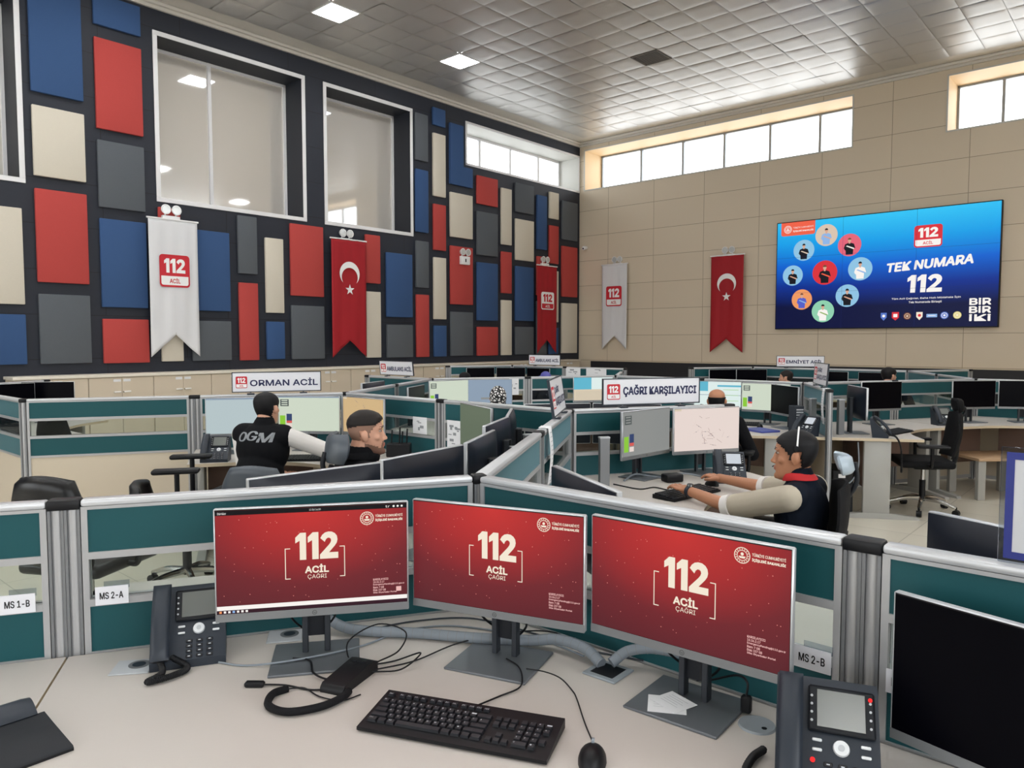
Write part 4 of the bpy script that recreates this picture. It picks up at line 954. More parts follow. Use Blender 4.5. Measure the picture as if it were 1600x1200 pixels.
# ---------------------------------------------------------------- desk phones
_pm2 = {}
def phone(label, loc, deg, lit=False, coil=None, z=.74, led=False):
    if 'b' not in _pm2:
        prof = [(-.095, 0), (-.095, .022), (.04, .172), (.058, .178), (.06, .165), (.035, 0)]
        m = MB(); m.prism(prof, -.095, .095, 'plastic_slate', 'x'); _pm2['b'] = m.mesh('body', sharp=30)
        u = Vector((0, .135, .15)).normalized(); n = Vector((0, -u.z, u.y)); F = Matrix(((1, 0, n.x, 0), (0, u.y, n.y, -.095), (0, u.z, n.z, .022), (0, 0, 0, 1)))
        def mk_(fn, name, **k): m = MB(); m.M = F; fn(m); _pm2[name] = m.mesh(name, **k)
        def hs(m):
            m.slab(lambda a, b: (-.068 + (a - .5) * .046, -.004 + b * .212, .026 + .016 * math.sin(b * math.pi)), 4, 14, .022, 'plastic_slate'); m.box(-.09, -.004, .006, -.046, .045, .03, 'plastic_dark', .008, 2); m.box(-.09, .165, .006, -.046, .208, .03, 'plastic_dark', .008, 2)
        mk_(hs, 'handset', sharp=60)
        mk_(lambda m: m.box(-.035, .108, .001, .088, .198, .006, 'plastic_dark', .004, 1), 'display_bezel')
        mk_(lambda m: m.box(-.018, .118, .0055, .07, .19, .0075, 'lcd_grey'), 'display'); mk_(lambda m: m.box(-.018, .118, .0055, .07, .19, .0075, 'lcd_lit'), 'display_lit')
        mk_(lambda m: m.cyl((.026, .084, 0), (.026, .084, .006), .0155, .014, 'key_white', 20) and m.cyl((.026, .084, .006), (.026, .084, .0075), .006, None, 'light_grey', 14), 'navigation_ring')
        for i_, (x_, y_) in enumerate(((-.018, .075), (-.018, .093), (.07, .075), (.07, .093))): mk_(lambda m: m.box(x_ - .009, y_ - .003, 0, x_ + .009, y_ + .003, .004, 'key_white', .0015, 1), 'soft_key%d' % i_)
        def kp(m):
            for i in range(3):
                for j in range(4): m.box(-.006 + i * .026 - .0, .004 + j * .014, 0, .01 + i * .026, .013 + j * .014, .0035, 'key_black', .0015, 1); m.add([(-.001 + i * .026, .0075 + j * .014, .0037), (.005 + i * .026, .0075 + j * .014, .0037), (.005 + i * .026, .0095 + j * .014, .0037), (-.001 + i * .026, .0095 + j * .014, .0037)], [(0, 1, 2, 3)], 'key_legend')
        mk_(kp, 'keypad')
        def ln(m):
            for x_ in (-.028, .08):
                for k in range(4): m.cyl((x_, .128 + k * .016, .006), (x_, .128 + k * .016, .0075), .0026, None, 'light_grey', 8)
        mk_(ln, 'line_keys'); mk_(lambda m: m.cyl((.08, .183, .006), (.08, .183, .0085), .004, None, 'led_red', 10) and m.cyl((-.026, .055, 0), (-.026, .055, .003), .0048, None, 'led_red', 10), 'indicator')
    o = thing('desk_phone', label, 'phone', (loc[0], loc[1], z), deg, 'dark office desk phones')
    link('body', _pm2['b'], o); link('handset', _pm2['handset'], o); b = link('display_bezel', _pm2['display_bezel'], o); link('display', _pm2['display_lit' if lit else 'display'], b)
    for k in ('navigation_ring', 'soft_key0', 'soft_key1', 'soft_key2', 'soft_key3', 'keypad', 'line_keys') + (('indicator',) if led else ()): link(k.rstrip('0123'), _pm2[k], o)
    if coil:
        P = cr_pts(coil, 30); Q = []; tot = len(P)
        for i in range(tot * 5):
            t = i / 5; k = min(int(t), tot - 2); p = P[k].lerp(P[k + 1], t - k); d = (P[k + 1] - P[k]).normalized(); a = d.orthogonal().normalized(); b_ = d.cross(a); ph = i * .75
            Q.append(p + (a * math.cos(ph) + b_ * math.sin(ph)) * .0065)
        m = MB(); m.tube(Q, .0024, 'plastic_black', 5, 0); m.build('coiled_cord', o)
    return o
phone('dark desk phone on the front desk left of the left red monitor', (-.905, 2.045), 20, coil=[(-.07, -.09, .03), (-.06, -.135, .012), (-.09, -.175, .01), (-.03, -.16, .012), (.0, -.12, .012), (-.04, -.085, .03)])
phone('dark desk phone with red lights at the bottom right of the front desk', (.632, 1.452), -21, coil=[(-.09, -.09, .035), (-.125, -.1, .012), (-.15, -.06, .01), (-.14, 0, .012), (-.12, .04, .012)], led=True)
phone('dark phone with a lit display beside the hands of the person with headset', (1.36, 4.62), -8, True)
phone('dark phone half hidden left of the person in the lettered vest', (-2.17, 5.42), 10)
phone('phone with a lit display behind the tall bare post', (2.735, 6.85), -60, True)
phone('black phone with a dangling cord on the desk right of the tall post', (3.345, 6.77), 60, coil=[(-.06, -.1, .03), (-.13, -.16, .02), (-.17, -.2, -.06), (-.18, -.21, -.2), (-.15, -.21, -.28), (-.2, -.21, -.25), (-.175, -.205, -.1)])
phone('dark phone on the far right desk below the black monitor', (4.5, 7.75), 0)

# ---------------------------------------------------------------- front desk items
def flat(name, label, cat, fn, loc, deg=0, group=None):
    m = MB(); fn(m); o = m.build(name); place(o, loc, deg); return tag(o, label, cat, group)
# keyboard with lettered keys
kb = thing('keyboard', 'black keyboard with lettered keys on the front desk', 'keyboard', (-.115, 1.632, .74), -18.2)
m = MB(); m.prism([(-.078, .004), (-.078, .012), (.078, .026), (.078, .004)], -.222, .222, 'plastic_black', 'x'); m.build('body', kb)
m = MB()
for x_ in (-.19, .19): m.box(x_ - .02, .06, 0, x_ + .02, .072, .006, 'plastic_black')
m.build('foot', kb)
_km = {}
def key(x, row, wu, ch):
    kw = .0185 * wu - .0025; y = .052 - row * .0187 - (.004 if row else -.004); zz = .012 + (y + .078) / .156 * .014
    m = MB(); hw = kw / 2; hd = .0078 if row else .0058; t = .0065
    m.add([(-hw, -hd, -.002), (hw, -hd, -.002), (hw, hd, -.002), (-hw, hd, -.002), (-hw + .0018, -hd + .0015, t), (hw - .0018, -hd + .0015, t), (hw - .0018, hd - .002, t), (-hw + .0018, hd - .002, t)], [(3, 2, 1, 0), (4, 5, 6, 7), (0, 1, 5, 4), (1, 2, 6, 5), (2, 3, 7, 6), (3, 0, 4, 7)], 'key_black')
    if ch:
        P, fs, asp = text_mesh(ch, 0.0); hh = .0042; ww = min(hh * asp, kw * .7); m.add([(-hw + .004 + a * ww, hd - .0085 + b * hh, t + .0003) for a, b in P], fs, 'key_legend')
    o = m.build('key', kb, smooth=False); o.location = (x, y, zz); o.rotation_euler = (math.atan(.014 / .156), 0, 0)
U_ = .0185; X0 = -.212
def rowkeys(row, spec, x0=X0):
    x = x0
    for ch, wu in spec:
        if ch is not None: key(x + wu * U_ / 2, row, wu, ch)
        x += wu * U_
rowkeys(0, [('Esc', 1), (None, .6)] + [('F%d' % k, 1) for k in range(1, 5)] + [(None, .3)] + [('F%d' % k, 1) for k in range(5, 9)] + [(None, .3)] + [('F%d' % k, 1) for k in range(9, 13)])
rowkeys(1, [(c, 1) for c in '"1234567890*-'] + [('', 2)])
rowkeys(2, [('', 1.5)] + [(c, 1) for c in 'QWERTYUIOPĞÜ'] + [(',', 1.5)])
rowkeys(3, [('', 1.75)] + [(c, 1) for c in 'ASDFGHJKLŞİ'] + [('', 2.25)])
rowkeys(4, [('', 2.25)] + [(c, 1) for c in 'ZXCVBNMÖÇ.'] + [('', 2.75)])
rowkeys(5, [('Ctrl', 1.4), ('', 1.2), ('Alt', 1.2), ('', 6), ('', 1.3), ('', 1.3), ('', 1.2), ('', 1.4)])
XN = X0 + 15.35 * U_
for r_ in (1, 2): rowkeys(r_, [('', 1)] * 3, XN)
rowkeys(4, [(None, 1), ('', 1)], XN); rowkeys(5, [('', 1)] * 3, XN)
XK = XN + 3.3 * U_
rowkeys(1, [('', 1), ('/', 1), ('*', 1), ('-', 1)], XK); rowkeys(2, [('7', 1), ('8', 1), ('9', 1), ('+', 1)], XK); rowkeys(3, [('4', 1), ('5', 1), ('6', 1)], XK); rowkeys(4, [('1', 1), ('2', 1), ('3', 1), ('', 1)], XK); rowkeys(5, [('0', 2), ('.', 1)], XK)
m = MB(); m.tube([(.0, .078, .018), (.0, .1, .01), (.03, .17, .004), (.065, .225, .006), (.06, .27, .013), (.03, .33, .0125), (-.015, .365, .0125)], .0022, 'plastic_black', 6); m.build('cord', kb)
# mouse
ms = thing('mouse', 'black mouse at the bottom edge of the front desk', 'mouse', (.168, 1.508, .74), -10)
def mshape(m):
    vs = []; nu, nv = 20, 10
    for j in range(nv + 1):
        ph = j / nv * math.pi / 2
        for i in range(nu):
            t = 2 * math.pi * i / nu; x_ = .03 * math.cos(t) * math.cos(ph * .98); y_ = .052 * math.sin(t) * math.cos(ph * .98); vs.append((x_, y_, .036 * math.sin(ph) * (1 - .25 * y_ / .052)))
    fs = [(j * nu + i, j * nu + (i + 1) % nu, (j + 1) * nu + (i + 1) % nu, (j + 1) * nu + i) for j in range(nv) for i in range(nu)]; m.add(vs, fs + [tuple(range(nu))[::-1]], 'plastic_black')
m = MB(); mshape(m); m.build('body', ms, sharp=60)
m = MB(); m.cyl((-.003, .022, .03), (.003, .022, .03), .009, None, 'sleeve_grey', 14); m.build('scroll_wheel', ms)
m = MB(); m.tube([(0, .05, .012), (-.01, .09, .004), (-.03, .16, .003), (-.055, .26, .003), (-.07, .30, .004), (-.105, .345, .0125), (-.15, .375, .0125), (-.2, .385, .0125)], .0018, 'plastic_black', 6); m.build('cord', ms)
_ms2 = {}
def small_mouse(label, x, y, deg):
    o = thing('mouse', label, 'mouse', (x, y, .74), deg)
    for c in ms.children:
        if c.name.startswith('cord'): continue
        d_ = c.copy(); COL.objects.link(d_); d_.parent = o
def small_keyboard(label, x, y, deg, z=.74):
    o = thing('keyboard', label, 'keyboard', (x, y, z), deg)
    if 'b' not in _ms2:
        m = MB(); m.prism([(-.075, .002), (-.075, .012), (.075, .024), (.075, .002)], -.22, .22, 'plastic_black', 'x'); _ms2['b'] = m.mesh('body'); m = MB()
        for i in range(20):
            for j in range(6): m.box(-.21 + i * .021, -.07 + j * .0235, .012 + j * .0022, -.193 + i * .021, -.051 + j * .0235, .02 + j * .0022, 'key_black')
        _ms2['k'] = m.mesh('keys', smooth=False)
    link('body', _ms2['b'], o); k = link('keys', _ms2['k'], o); k['kind'] = 'stuff'
    return o
# headset amplifier, its cord and coil
o = thing('headset_adapter', 'small black headset adapter box on the front desk', 'adapter', (-.42, 1.878, .74), -22)
m = MB(); m.prism([(-.08, 0), (-.08, .012), (-.07, .022), (.06, .034), (.08, .026), (.08, 0)], -.034, .034, 'plastic_black', 'x'); m.build('body', o, sharp=50)
m = MB()
for x_ in (-.014, 0, .014): m.box(x_ - .004, .04, .031, x_ + .004, .048, .034, 'plastic_dark')
m.build('buttons', o)
m = MB(); m.tube([(-.02, .075, .01), (-.07, .1, .004), (-.11, .16, .03), (-.07, .25, .05), (.02, .25, .04), (.045, .17, .02), (.02, .1, .012), (.03, .08, .01)], .0022, 'plastic_black', 6); m.tube([(.01, .08, .01), (.05, .14, .004), (.12, .16, .03), (.1, .09, .01), (.033, .05, .008)], .0022, 'plastic_black', 6); m.tube([(.03, .06, .008), (.1, .16, .004), (.17, .3, .012), (.3, .41, .022), (.4, .45, .022), (.48, .44, .004)], .0022, 'plastic_black', 6); m.build('cables', o)
def coilfn(m):
    m.tube([(-.09, .065, .006), (-.115, .03, .01), (-.105, -.03, .011), (-.05, -.06, .011), (.02, -.035, .011), (.06, .01, .011), (.07, .045, .01)], .0095, 'mesh_black', 10)
    m.tube([(.07, .045, .01), (.04, .07, .005), (-.03, .065, .004), (-.1, .09, .004), (-.16, .09, .006)], .0025, 'plastic_black', 6); m.box(-.205, .08, 0, -.155, .1, .014, 'plastic_black', .004, 1)
    m.tube([(-.09, .065, .006), (-.05, .075, .004), (.0, .03, .004), (.06, .01, .004), (.1, .04, .004)], .0018, 'plastic_black', 6)
flat('coiled_cable', 'black coiled headset cord curled into a U on the front desk', 'cord', coilfn, (-.475, 1.755, .74))
# grommets
def plate(m):
    m.box(-.05, -.045, 0, .05, .045, .004, 'light_grey', .0018, 1); m.cyl((.012, .01, .004), (.012, .01, .0048), .027, None, 'alu_dark', 24); m.cyl((.012, .01, .0048), (.012, .01, .0052), .017, None, 'plastic_slate', 20)
flat('cable_grommet', 'grey square cable plate under the left desk phone', 'cable cover', plate, (-1.02, 1.955, .74), 10)
flat('cable_grommet', 'grey square cable plate behind the base of the left red monitor', 'cable cover', plate, (-.675, 2.165, .74), 12)
g = thing('cable_outlet', 'open grey cable outlet where the grey cable sleeves meet', 'cable cover', (.255, 1.925, .74), -40)
m = MB(); m.box(-.05, -.05, 0, .05, .05, .006, 'grey_plastic', .002, 1); m.build('rim', g); m = MB(); m.box(-.034, -.034, .006, .034, .034, .0068, 'plastic_black'); m.build('opening', g)
g = thing('cable_grommet', 'round grey cable cover beside the right monitor base', 'cable cover', (.56, 1.652, .74), 0)
m = MB(); m.cyl((0, 0, 0), (0, 0, .005), .042, .04, 'grey_plastic', 28); m.build('cap', g); m = MB(); m.cyl((.01, -.02, .005), (.01, -.02, .0056), .006, None, 'plastic_black', 12); m.build('slot', g)
flat('power_plug', 'black plug standing behind the right monitor base', 'plug', lambda m: (m.box(-.012, -.01, 0, .012, .01, .04, 'plastic_black', .004, 1), m.tube([(0, 0, .04), (0, .005, .07), (-.03, .03, .07), (-.1, .06, .03), (-.14, .08, .012)], .003, 'plastic_black', 6)), (.552, 1.705, .7455), -30)
# cable sleeves and loose cables
def sleeve(label, pts, r):
    o = thing('cable_sleeve', label, 'cable sleeve', (0, 0, 0))
    P = cr_pts(pts, 14); m = MB(); m.tube(P, r, 'sleeve_grey', 12, 0); L = 0
    for i in range(1, len(P)):
        L += (P[i] - P[i - 1]).length
        if L > .024:
            L = 0; d = (P[i] - P[i - 1]).normalized(); m.cyl(P[i] - d * .001, P[i] + d * .001, r * 1.02, None, 'alu_dark', 12)
    m.build('tube', o)
sleeve('long grey cable sleeve running behind the left and middle red monitors', [(-.57, 2.2, .79), (-.5, 2.175, .765), (-.42, 2.165, .757), (-.28, 2.15, .757), (-.11, 2.115, .757), (.05, 2.09, .76), (.13, 2.06, .775), (.2, 2.0, .775), (.24, 1.945, .755)], .0155)
sleeve('short grey cable sleeve arching to the right red monitor', [(.265, 1.94, .76), (.31, 1.955, .785), (.37, 1.94, .8), (.43, 1.89, .81), (.462, 1.84, .82)], .0145)
def cable(label, pts, r, mat): flat('cable', label, 'cable', lambda m: m.tube(pts, r, mat, 7, 10), (0, 0, 0))
cable('pale cable looping over the left monitor base', [(-.8, 1.98, .744), (-.72, 1.96, .744), (-.62, 1.965, .752), (-.5, 2.02, .753), (-.42, 2.1, .744), (-.33, 2.2, .744), (-.2, 2.24, .744), (-.05, 2.2, .744), (.1, 2.12, .744), (.2, 2.02, .744)], .0028, 'sleeve_grey')
cable('thin dark cable along the partition foot behind the middle monitor', [(-.45, 2.2, .744), (-.3, 2.28, .744), (-.12, 2.3, .744), (.08, 2.17, .744), (.22, 2.06, .744), (.36, 1.99, .744)], .0025, 'plastic_slate')
cable('black cable from the left monitor base to the adapter box', [(-.6, 1.99, .751), (-.55, 1.975, .751), (-.52, 1.9, .751), (-.47, 1.862, .751), (-.44, 1.88, .753)], .0028, 'plastic_black')
for lb, c0, dg in (('left', (-.5515, 2.054), 11.8), ('middle', (-.0174, 2.03), -23.7), ('right', (.448, 1.777), -38.5)):
    q = Matrix.Rotation(R(dg), 4, 'Z'); P0_ = Vector((c0[0], c0[1], .74))
    cable('black cable hanging behind the %s red monitor' % lb, [P0_ + q @ Vector(v) for v in ((-.075, -.03, .14), (-.06, -.01, .1), (-.03, .045, .05), (0, .07, .03), (.04, .05, .07), (.06, 0, .12), (.07, -.03, .14))], .0032, 'plastic_black')
# papers
def sheet(label, x, y, deg, w, h, z, cat='paper', tilt=0):
    return flat('paper_slip' if w < .15 else 'paper_sheet', label, cat, lambda m: (m.box(-w / 2, -h / 2, 0, w / 2, h / 2, .0006, 'paper'), [m.box(-w * .35, h * (.3 - .12 * k), .0006, w * (.3 - .1 * (k % 2)), h * (.3 - .12 * k) + .0015, .0007, 'light_grey') for k in range(5)]), (x, y, z), deg)
sheet('lower white paper slip on the right monitor base', .372, 1.738, -12, .09, .085, .7472)
sheet('upper white paper slip on the right monitor base, turned askew', .39, 1.748, -58, .085, .075, .7482)
# name plates at the partition
def plate_sign(label, txt, node, ang, t, side, z):
    off = .024 * side; o = thing('name_plate', label, 'name plate', npt(node, ang, t, z, off), (90 - ang) if side > 0 else (270 - ang), 'small white desk number plates')
    m = MB(); m.box(-.042, -.004, 0, .042, -.001, .052, 'board_white'); m.build('plate', o); m = MB(); m.box(-.02, -.0025, .045, .045, -.0005, .066, 'clear_plastic'); m.build('holder', o)
    m = MB(); m.y0 = -.0042; m.eps = .0004; m.text(txt, -.031, .016, .06, .02, 'ink_black', 1, .03); m.build('lettering', o, smooth=False)
plate_sign('small white plate reading MS 2-A left of the desk phone', 'MS 2-A', 'P0', 251.5, 1.085, -1, .876)
plate_sign('small white plate reading MS 1-B at the left edge', 'MS 1-B', 'P0', 251.5, 1.315, -1, .876)
plate_sign('small white plate reading MS 2-B right of the right red monitor', 'MS 2-B', 'P0', 131.5, 1.10, 1, .856)
plate_sign('small white plate partly hidden by the black monitor at right', 'MS 3-A', 'P0', 131.5, 1.30, 1, .856)
# black stand bottom left
o = thing('folded_stand', 'black angular stand at the bottom left corner of the front desk', 'stand', (-1.07, 1.565, .74), -42)
m = MB(); m.prism([(-.09, -.07), (.105, -.07), (.105, .075), (-.09, .075)], .0, .006, 'plastic_black'); m.prism([(-.09, .006), (.105, .006), (.1, .010), (-.03, .016), (-.09, .02)], -.07, .075, 'plastic_dark', 'y'); m.build('base', o)
m = MB(); m.slab(lambda u, v: (-.085 - .06 * v, (u - .5) * .12, .02 + .02 * math.sin(v * 2)), 6, 8, .012, 'plastic_slate'); m.build('upright', o, sharp=60)
# blue framed holder on the right partition
o = thing('sign_holder', 'white card in a blue frame standing on the partition at the right edge', 'sign', npt('P0', 131.5, 1.615, PTOP + .001), -41.5)
m = MB(); m.rrect(-.165, 0, .165, .232, .02, 'clear_plastic', 0); 
m = MB(); m.box(-.165, -.004, .0, .165, .0, .232, 'clear_plastic', .0018, 1); m.build('clear_case', o)
m = MB()
for a, b, c, d in ((-.155, .155, .01, .024), (-.155, .155, .208, .222), (-.155, -.141, .024, .208), (.141, .155, .024, .208)): m.box(a, -.007, c, b, -.004, d, 'ink_blue')
m.build('frame', o); m = MB(); m.box(-.141, -.0055, .024, .141, -.0042, .208, 'card_backlit'); m.build('card', o)
# paper strips hung over partitions
def strip(label, node, ang, t, w, drop, side):
    p = npt(node, ang, t, PTOP); o = MB(); m = o
    m.slab(lambda u, v: ((u - .5) * w, side * (-.02 + v * 3 * .018 if v < .33 else .031 + .012 * math.sin((v - .33) * 5)) * 1.0, .005 if v < .33 else .004 - (v - .33) / .67 * drop), 4, 18, .0012, 'paper')
    for k in range(12): m.box(-w * .3, side * .034 + side * .012 * math.sin((k + 1) / 13 * 3.3) + side * .0006 - .0002, -drop * (k + 1) / 13 - .002, w * .25, side * .034 + side * .012 * math.sin((k + 1) / 13 * 3.3) + side * .0010, -drop * (k + 1) / 13 + .0005, 'print_grey')
    x = m.build('paper_strip', sharp=80); place(x, p, 90 - ang); return tag(x, label, 'paper')
strip('long printed paper strip hanging over the glancing partition', 'P0', 11.5, 1.36, .1, .29, -1)
strip('long paper strip hanging on the partition before the tall bare post', 'B01', 191.5, 1.1, .1, .33, -1)

# ---------------------------------------------------------------- things on the other desks
def column(label, x, y, deg, h, z=.74):
    o = thing('cable_column', label, 'cable column', (x, y, z), deg); m = MB(); m.box(-.03, -.02, 0, .03, .02, h, 'alu_dark', .003, 1); m.build('shaft', o); m = MB(); m.box(-.031, -.021, h - .006, .031, .021, h + .002, 'light_grey'); m.build('cap', o)
column('grey upright column on the desk left of the grey-screened monitor', .545, 4.37, 10, .31)
column('grey upright column behind the glossy navy monitor back', .02, 4.05, 20, .3)
column('second grey upright column, nearer the glancing partition post', .10, 4.42, 20, .32)
column('grey upright column on the desk right of the tall bare post', 3.075, 6.93, 10, .33)
column('grey upright column on the desk before the tall bare post', 2.86, 7.05, 10, .33)
small_keyboard('black keyboard under the hands of the person with the headset', 1.0, 4.20, 41)
small_mouse('black mouse under the right hand of the person with the headset', 1.215, 4.48, 30)
small_keyboard('black keyboard before the person in the lettered vest', -1.5, 5.45, 5)
small_keyboard('black keyboard on the desk of the bald person', 2.36, 7.73, -22)
small_mouse('black mouse right of the keyboard on the bald person\'s desk', 2.52, 7.52, -20)
small_keyboard('black keyboard on the desk beside the empty mesh chair', 3.66, 7.05, 40)
flat('folder', 'blue plastic folder on the bald person\'s desk', 'folder', lambda m: m.box(-.11, -.15, 0, .11, .15, .018, 'cover_blue', .003, 1), (2.42, 7.2, .74), 20)
o = thing('document_rack', 'dark slotted rack with red tabs left of the tall bare post', 'rack', (2.71, 7.06, .74), 10)
m = MB(); m.box(-.045, -.06, 0, .045, .06, .26, 'plastic_slate', .004, 1); m.build('case', o)
for k in range(9):
    m = MB(); m.box(-.035, -.064, .02 + k * .025, .035, -.06, .032 + k * .025, 'ink_red' if k % 2 == 0 and k < 6 else 'light_grey'); m.build('tab', o)
o = thing('wrist_board', 'cream raised board in front of the keyboard of the person with headset', 'board', (1.30, 4.03, .7405), 41)
m = MB(); m.box(-.2, -.1, 0, .2, .1, .012, 'desk_top', .003, 1); m.build('panel', o)
flat('headset_adapter', 'black adapter box below the grey-screened monitor', 'adapter', lambda m: m.box(-.06, -.04, 0, .06, .04, .05, 'plastic_black', .01, 2), (1.0, 4.6, .7405), 20)
cable('grey cables tangled under the pink map monitor', [(.7, 4.6, .746), (.8, 4.75, .76), (.95, 4.7, .746), (1.1, 4.72, .77), (1.25, 4.7, .746), (1.35, 4.78, .75)], .006, 'sleeve_grey')
cable('black cable on the desk left of the keyboard of the person with headset', [(.62, 4.5, .744), (.75, 4.35, .744), (.85, 4.4, .744), (.92, 4.32, .744), (1.0, 4.38, .744), (1.15, 4.5, .744)], .004, 'plastic_black')
o = thing('pen_holder', 'black holder with upright pens on the desk behind the person in black jacket', 'pen holder', (-.86, 5.62, .74), 0)
m = MB(); m.box(-.09, -.05, 0, .09, .05, .1, 'plastic_black', .006, 1); m.build('case', o)
for k, (a, hh) in enumerate(((-.06, .2), (.0, .22), (.02, .19), (.055, .21))): m = MB(); m.cyl((a, .01 * (k % 2), .05), (a + .008, .01, hh), .006, None, 'plastic_black', 8); m.build('pen', o)
sheet('white printed sheet on the desk beside the person in black jacket', -.72, 5.28, 20, .21, .3, .7405)
sheet('second white sheet on the desk, nearer the dark monitor backs', -.5, 5.12, -15, .21, .3, .7412)
def pinned(label, node, ang, t, w, h, z, side, dark=False):
    def fn(m):
        m.box(-w / 2, -.0012, 0, w / 2, 0, h, 'paper')
        rr = random.Random(int(t * 100))
        for k in range(10 if dark else 4):
            a, b = rr.uniform(-w * .45, w * .2), rr.uniform(h * .05, h * .85); m.box(a, -.0018, b, a + rr.uniform(.02, w * .3), -.0012, b + rr.uniform(.006, .025), 'print_grey')
    m = MB(); fn(m); x = m.build('notice_sheet', smooth=False); place(x, npt(node, ang, t, z, .0225 * side), (90 - ang) if side > 0 else (270 - ang)); tag(x, label, 'paper')
pinned('white sheet pinned low on the partition right of the tan map monitor', 'P4', 131.5, .98, .16, .13, .9, 1)
pinned('grey printed sheet pinned right of the partition post beside the tan map monitor', 'P4', 131.5, 1.36, .15, .21, .82, 1, True)
pinned('tall white sheet pinned right of the leopard scarf', 'B10', 71.5, 1.02, .12, .2, .96, 1)
pinned('left white sheet of two on the distant partition near the room corner', 'A21', 131.5, 1.38, .3, .15, 1.02, 1)
pinned('right white sheet of two on the distant partition near the room corner', 'A21', 131.5, 1.85, .4, .15, 1.02, 1)
o = thing('cup', 'red cup on the desk behind the tilted sign', 'cup', (.72, 8.6, .74)); m = MB(); m.lathe([(.032, 0), (.036, .09), (.04, .1), (.038, .1), (.034, .01)], 'cup_red', 20); m.build('body', o)
m = MB(); m.lathe([(.041, .1), (.041, .108), (.036, .112)], 'plastic_black', 20); m.build('lid', o)
# computer tower, small table
o = thing('computer_tower', 'black computer tower on the floor under the desk right of the tall post', 'computer', (3.105, 7.025, 0), -11.5)
m = MB(); m.box(-.09, -.21, .0, .09, .21, .42, 'plastic_black', .006, 1); m.build('case', o); m = MB(); m.box(-.06, -.212, .05, .06, -.21, .3, 'mesh_black'); m.build('front_grille', o); m = MB(); m.box(-.04, -.213, .35, .02, -.21, .385, 'white_plastic'); m.build('sticker', o)
o = thing('side_table', 'small wooden topped table with grey legs under the far right desk', 'table', (5.02, 7.72, 0), 4)
m = MB(); m.box(-.33, -.26, .40, .33, .26, .43, 'maple', .004, 1); m.build('tabletop', o)
for a in (-.29, .27):
    for b in (-.22, .22): m = MB(); m.box(a - .03, b - .025, 0, a + .05, b + .025, .4, 'desk_leg', .004, 1); m.build('leg', o)
cable('pale cable hanging beside the computer tower', [(3.10, 6.62, .71), (3.1, 6.6, .5), (3.04, 6.6, .36), (2.93, 6.63, .3)], .006, 'sleeve_grey')
# ---------------------------------------------------------------- people
HR = [(-.118, .070, .028, .016), (-.110, .084, .010, .034), (-.095, .089, -.012, .047), (-.075, .087, -.035, .055), (-.055, .088, -.055, .061), (-.03, .086, -.074, .066), (-.005, .083, -.088, .070), (.018, .079, -.096, .073), (.04, .086, -.101, .0745), (.06, .082, -.101, .0745), (.08, .069, -.092, .069), (.097, .048, -.074, .056), (.11, .020, -.048, .036), (.117, -.004, -.022, .012)]
def head_ring(z):
    for a, b in zip(HR, HR[1:]):
        if a[0] <= z <= b[0]:
            t = (z - a[0]) / (b[0] - a[0]); return [a[i] + (b[i] - a[i]) * t for i in (1, 2, 3)]
    return HR[-1][1:] if z > 0 else HR[0][1:]
def head_pt(z, ang, off=0.0):
    f, b, w_ = head_ring(z); c, s_ = math.cos(ang), math.sin(ang); e = .87
    x = math.copysign(abs(c) ** e, c) * (w_ + off); y = (f + b) / 2 + math.copysign(abs(s_) ** e, s_) * ((f - b) / 2 + off)
    return Vector((x, y, z + off * (max(0, z) / .118) ** 2))
def head_prims(m, bald=False):
    n = 30; zs = [HR[0][0] + (HR[-1][0] - HR[0][0]) * i / 26 for i in range(27)]
    vs = [head_pt(z, 2 * math.pi * k / n) for z in zs for k in range(n)]
    fs = [(i * n + k, i * n + (k + 1) % n, (i + 1) * n + (k + 1) % n, (i + 1) * n + k) for i in range(26) for k in range(n)] + [tuple(range(n))[::-1], tuple(range(26 * n, 27 * n))]
    m.add(vs, fs, 'skin')
    m.add([(-.006, .078, .026), (.006, .078, .026), (-.018, .078, -.032), (.018, .078, -.032), (-.0085, .107, -.028), (.0085, .107, -.028), (-.004, .09, .012), (.004, .09, .012), (0, .07, 0), (-.009, .1, -.036), (.009, .1, -.036)], [(0, 1, 7, 6), (6, 7, 5, 4), (0, 6, 4, 2), (1, 3, 5, 7), (4, 5, 10, 9), (2, 4, 9), (3, 10, 5), (2, 9, 10, 3), (0, 2, 3, 1)], 'skin')
    m.ell((0, .099, -.026), (.0105, .012, .011), 'skin', 12, 8)
    for s_ in (-1, 1):
        m.ell((s_ * .012, .092, -.031), (.008, .009, .007), 'skin', 10, 6); m.ell((s_ * .03, .079, .036), (.024, .011, .008), 'skin', 12, 8); m.ell((s_ * .043, .055, -.016), (.022, .02, .02), 'skin', 12, 8)
        q = Matrix.Rotation(s_ * R(-22), 3, 'Z'); m.ell((s_ * .079, -.004, -.004), (.008, .02, .033), 'skin', 12, 10, q); m.ell((s_ * .085, -.012, .002), (.008, .014, .026), 'skin', 12, 10, q)
    m.ell((0, .087, -.053), (.024, .009, .0055), 'skin', 14, 8); m.ell((0, .087, -.064), (.02, .009, .006), 'skin', 14, 8); m.ell((0, .083, -.098), (.022, .013, .016), 'skin', 14, 8)
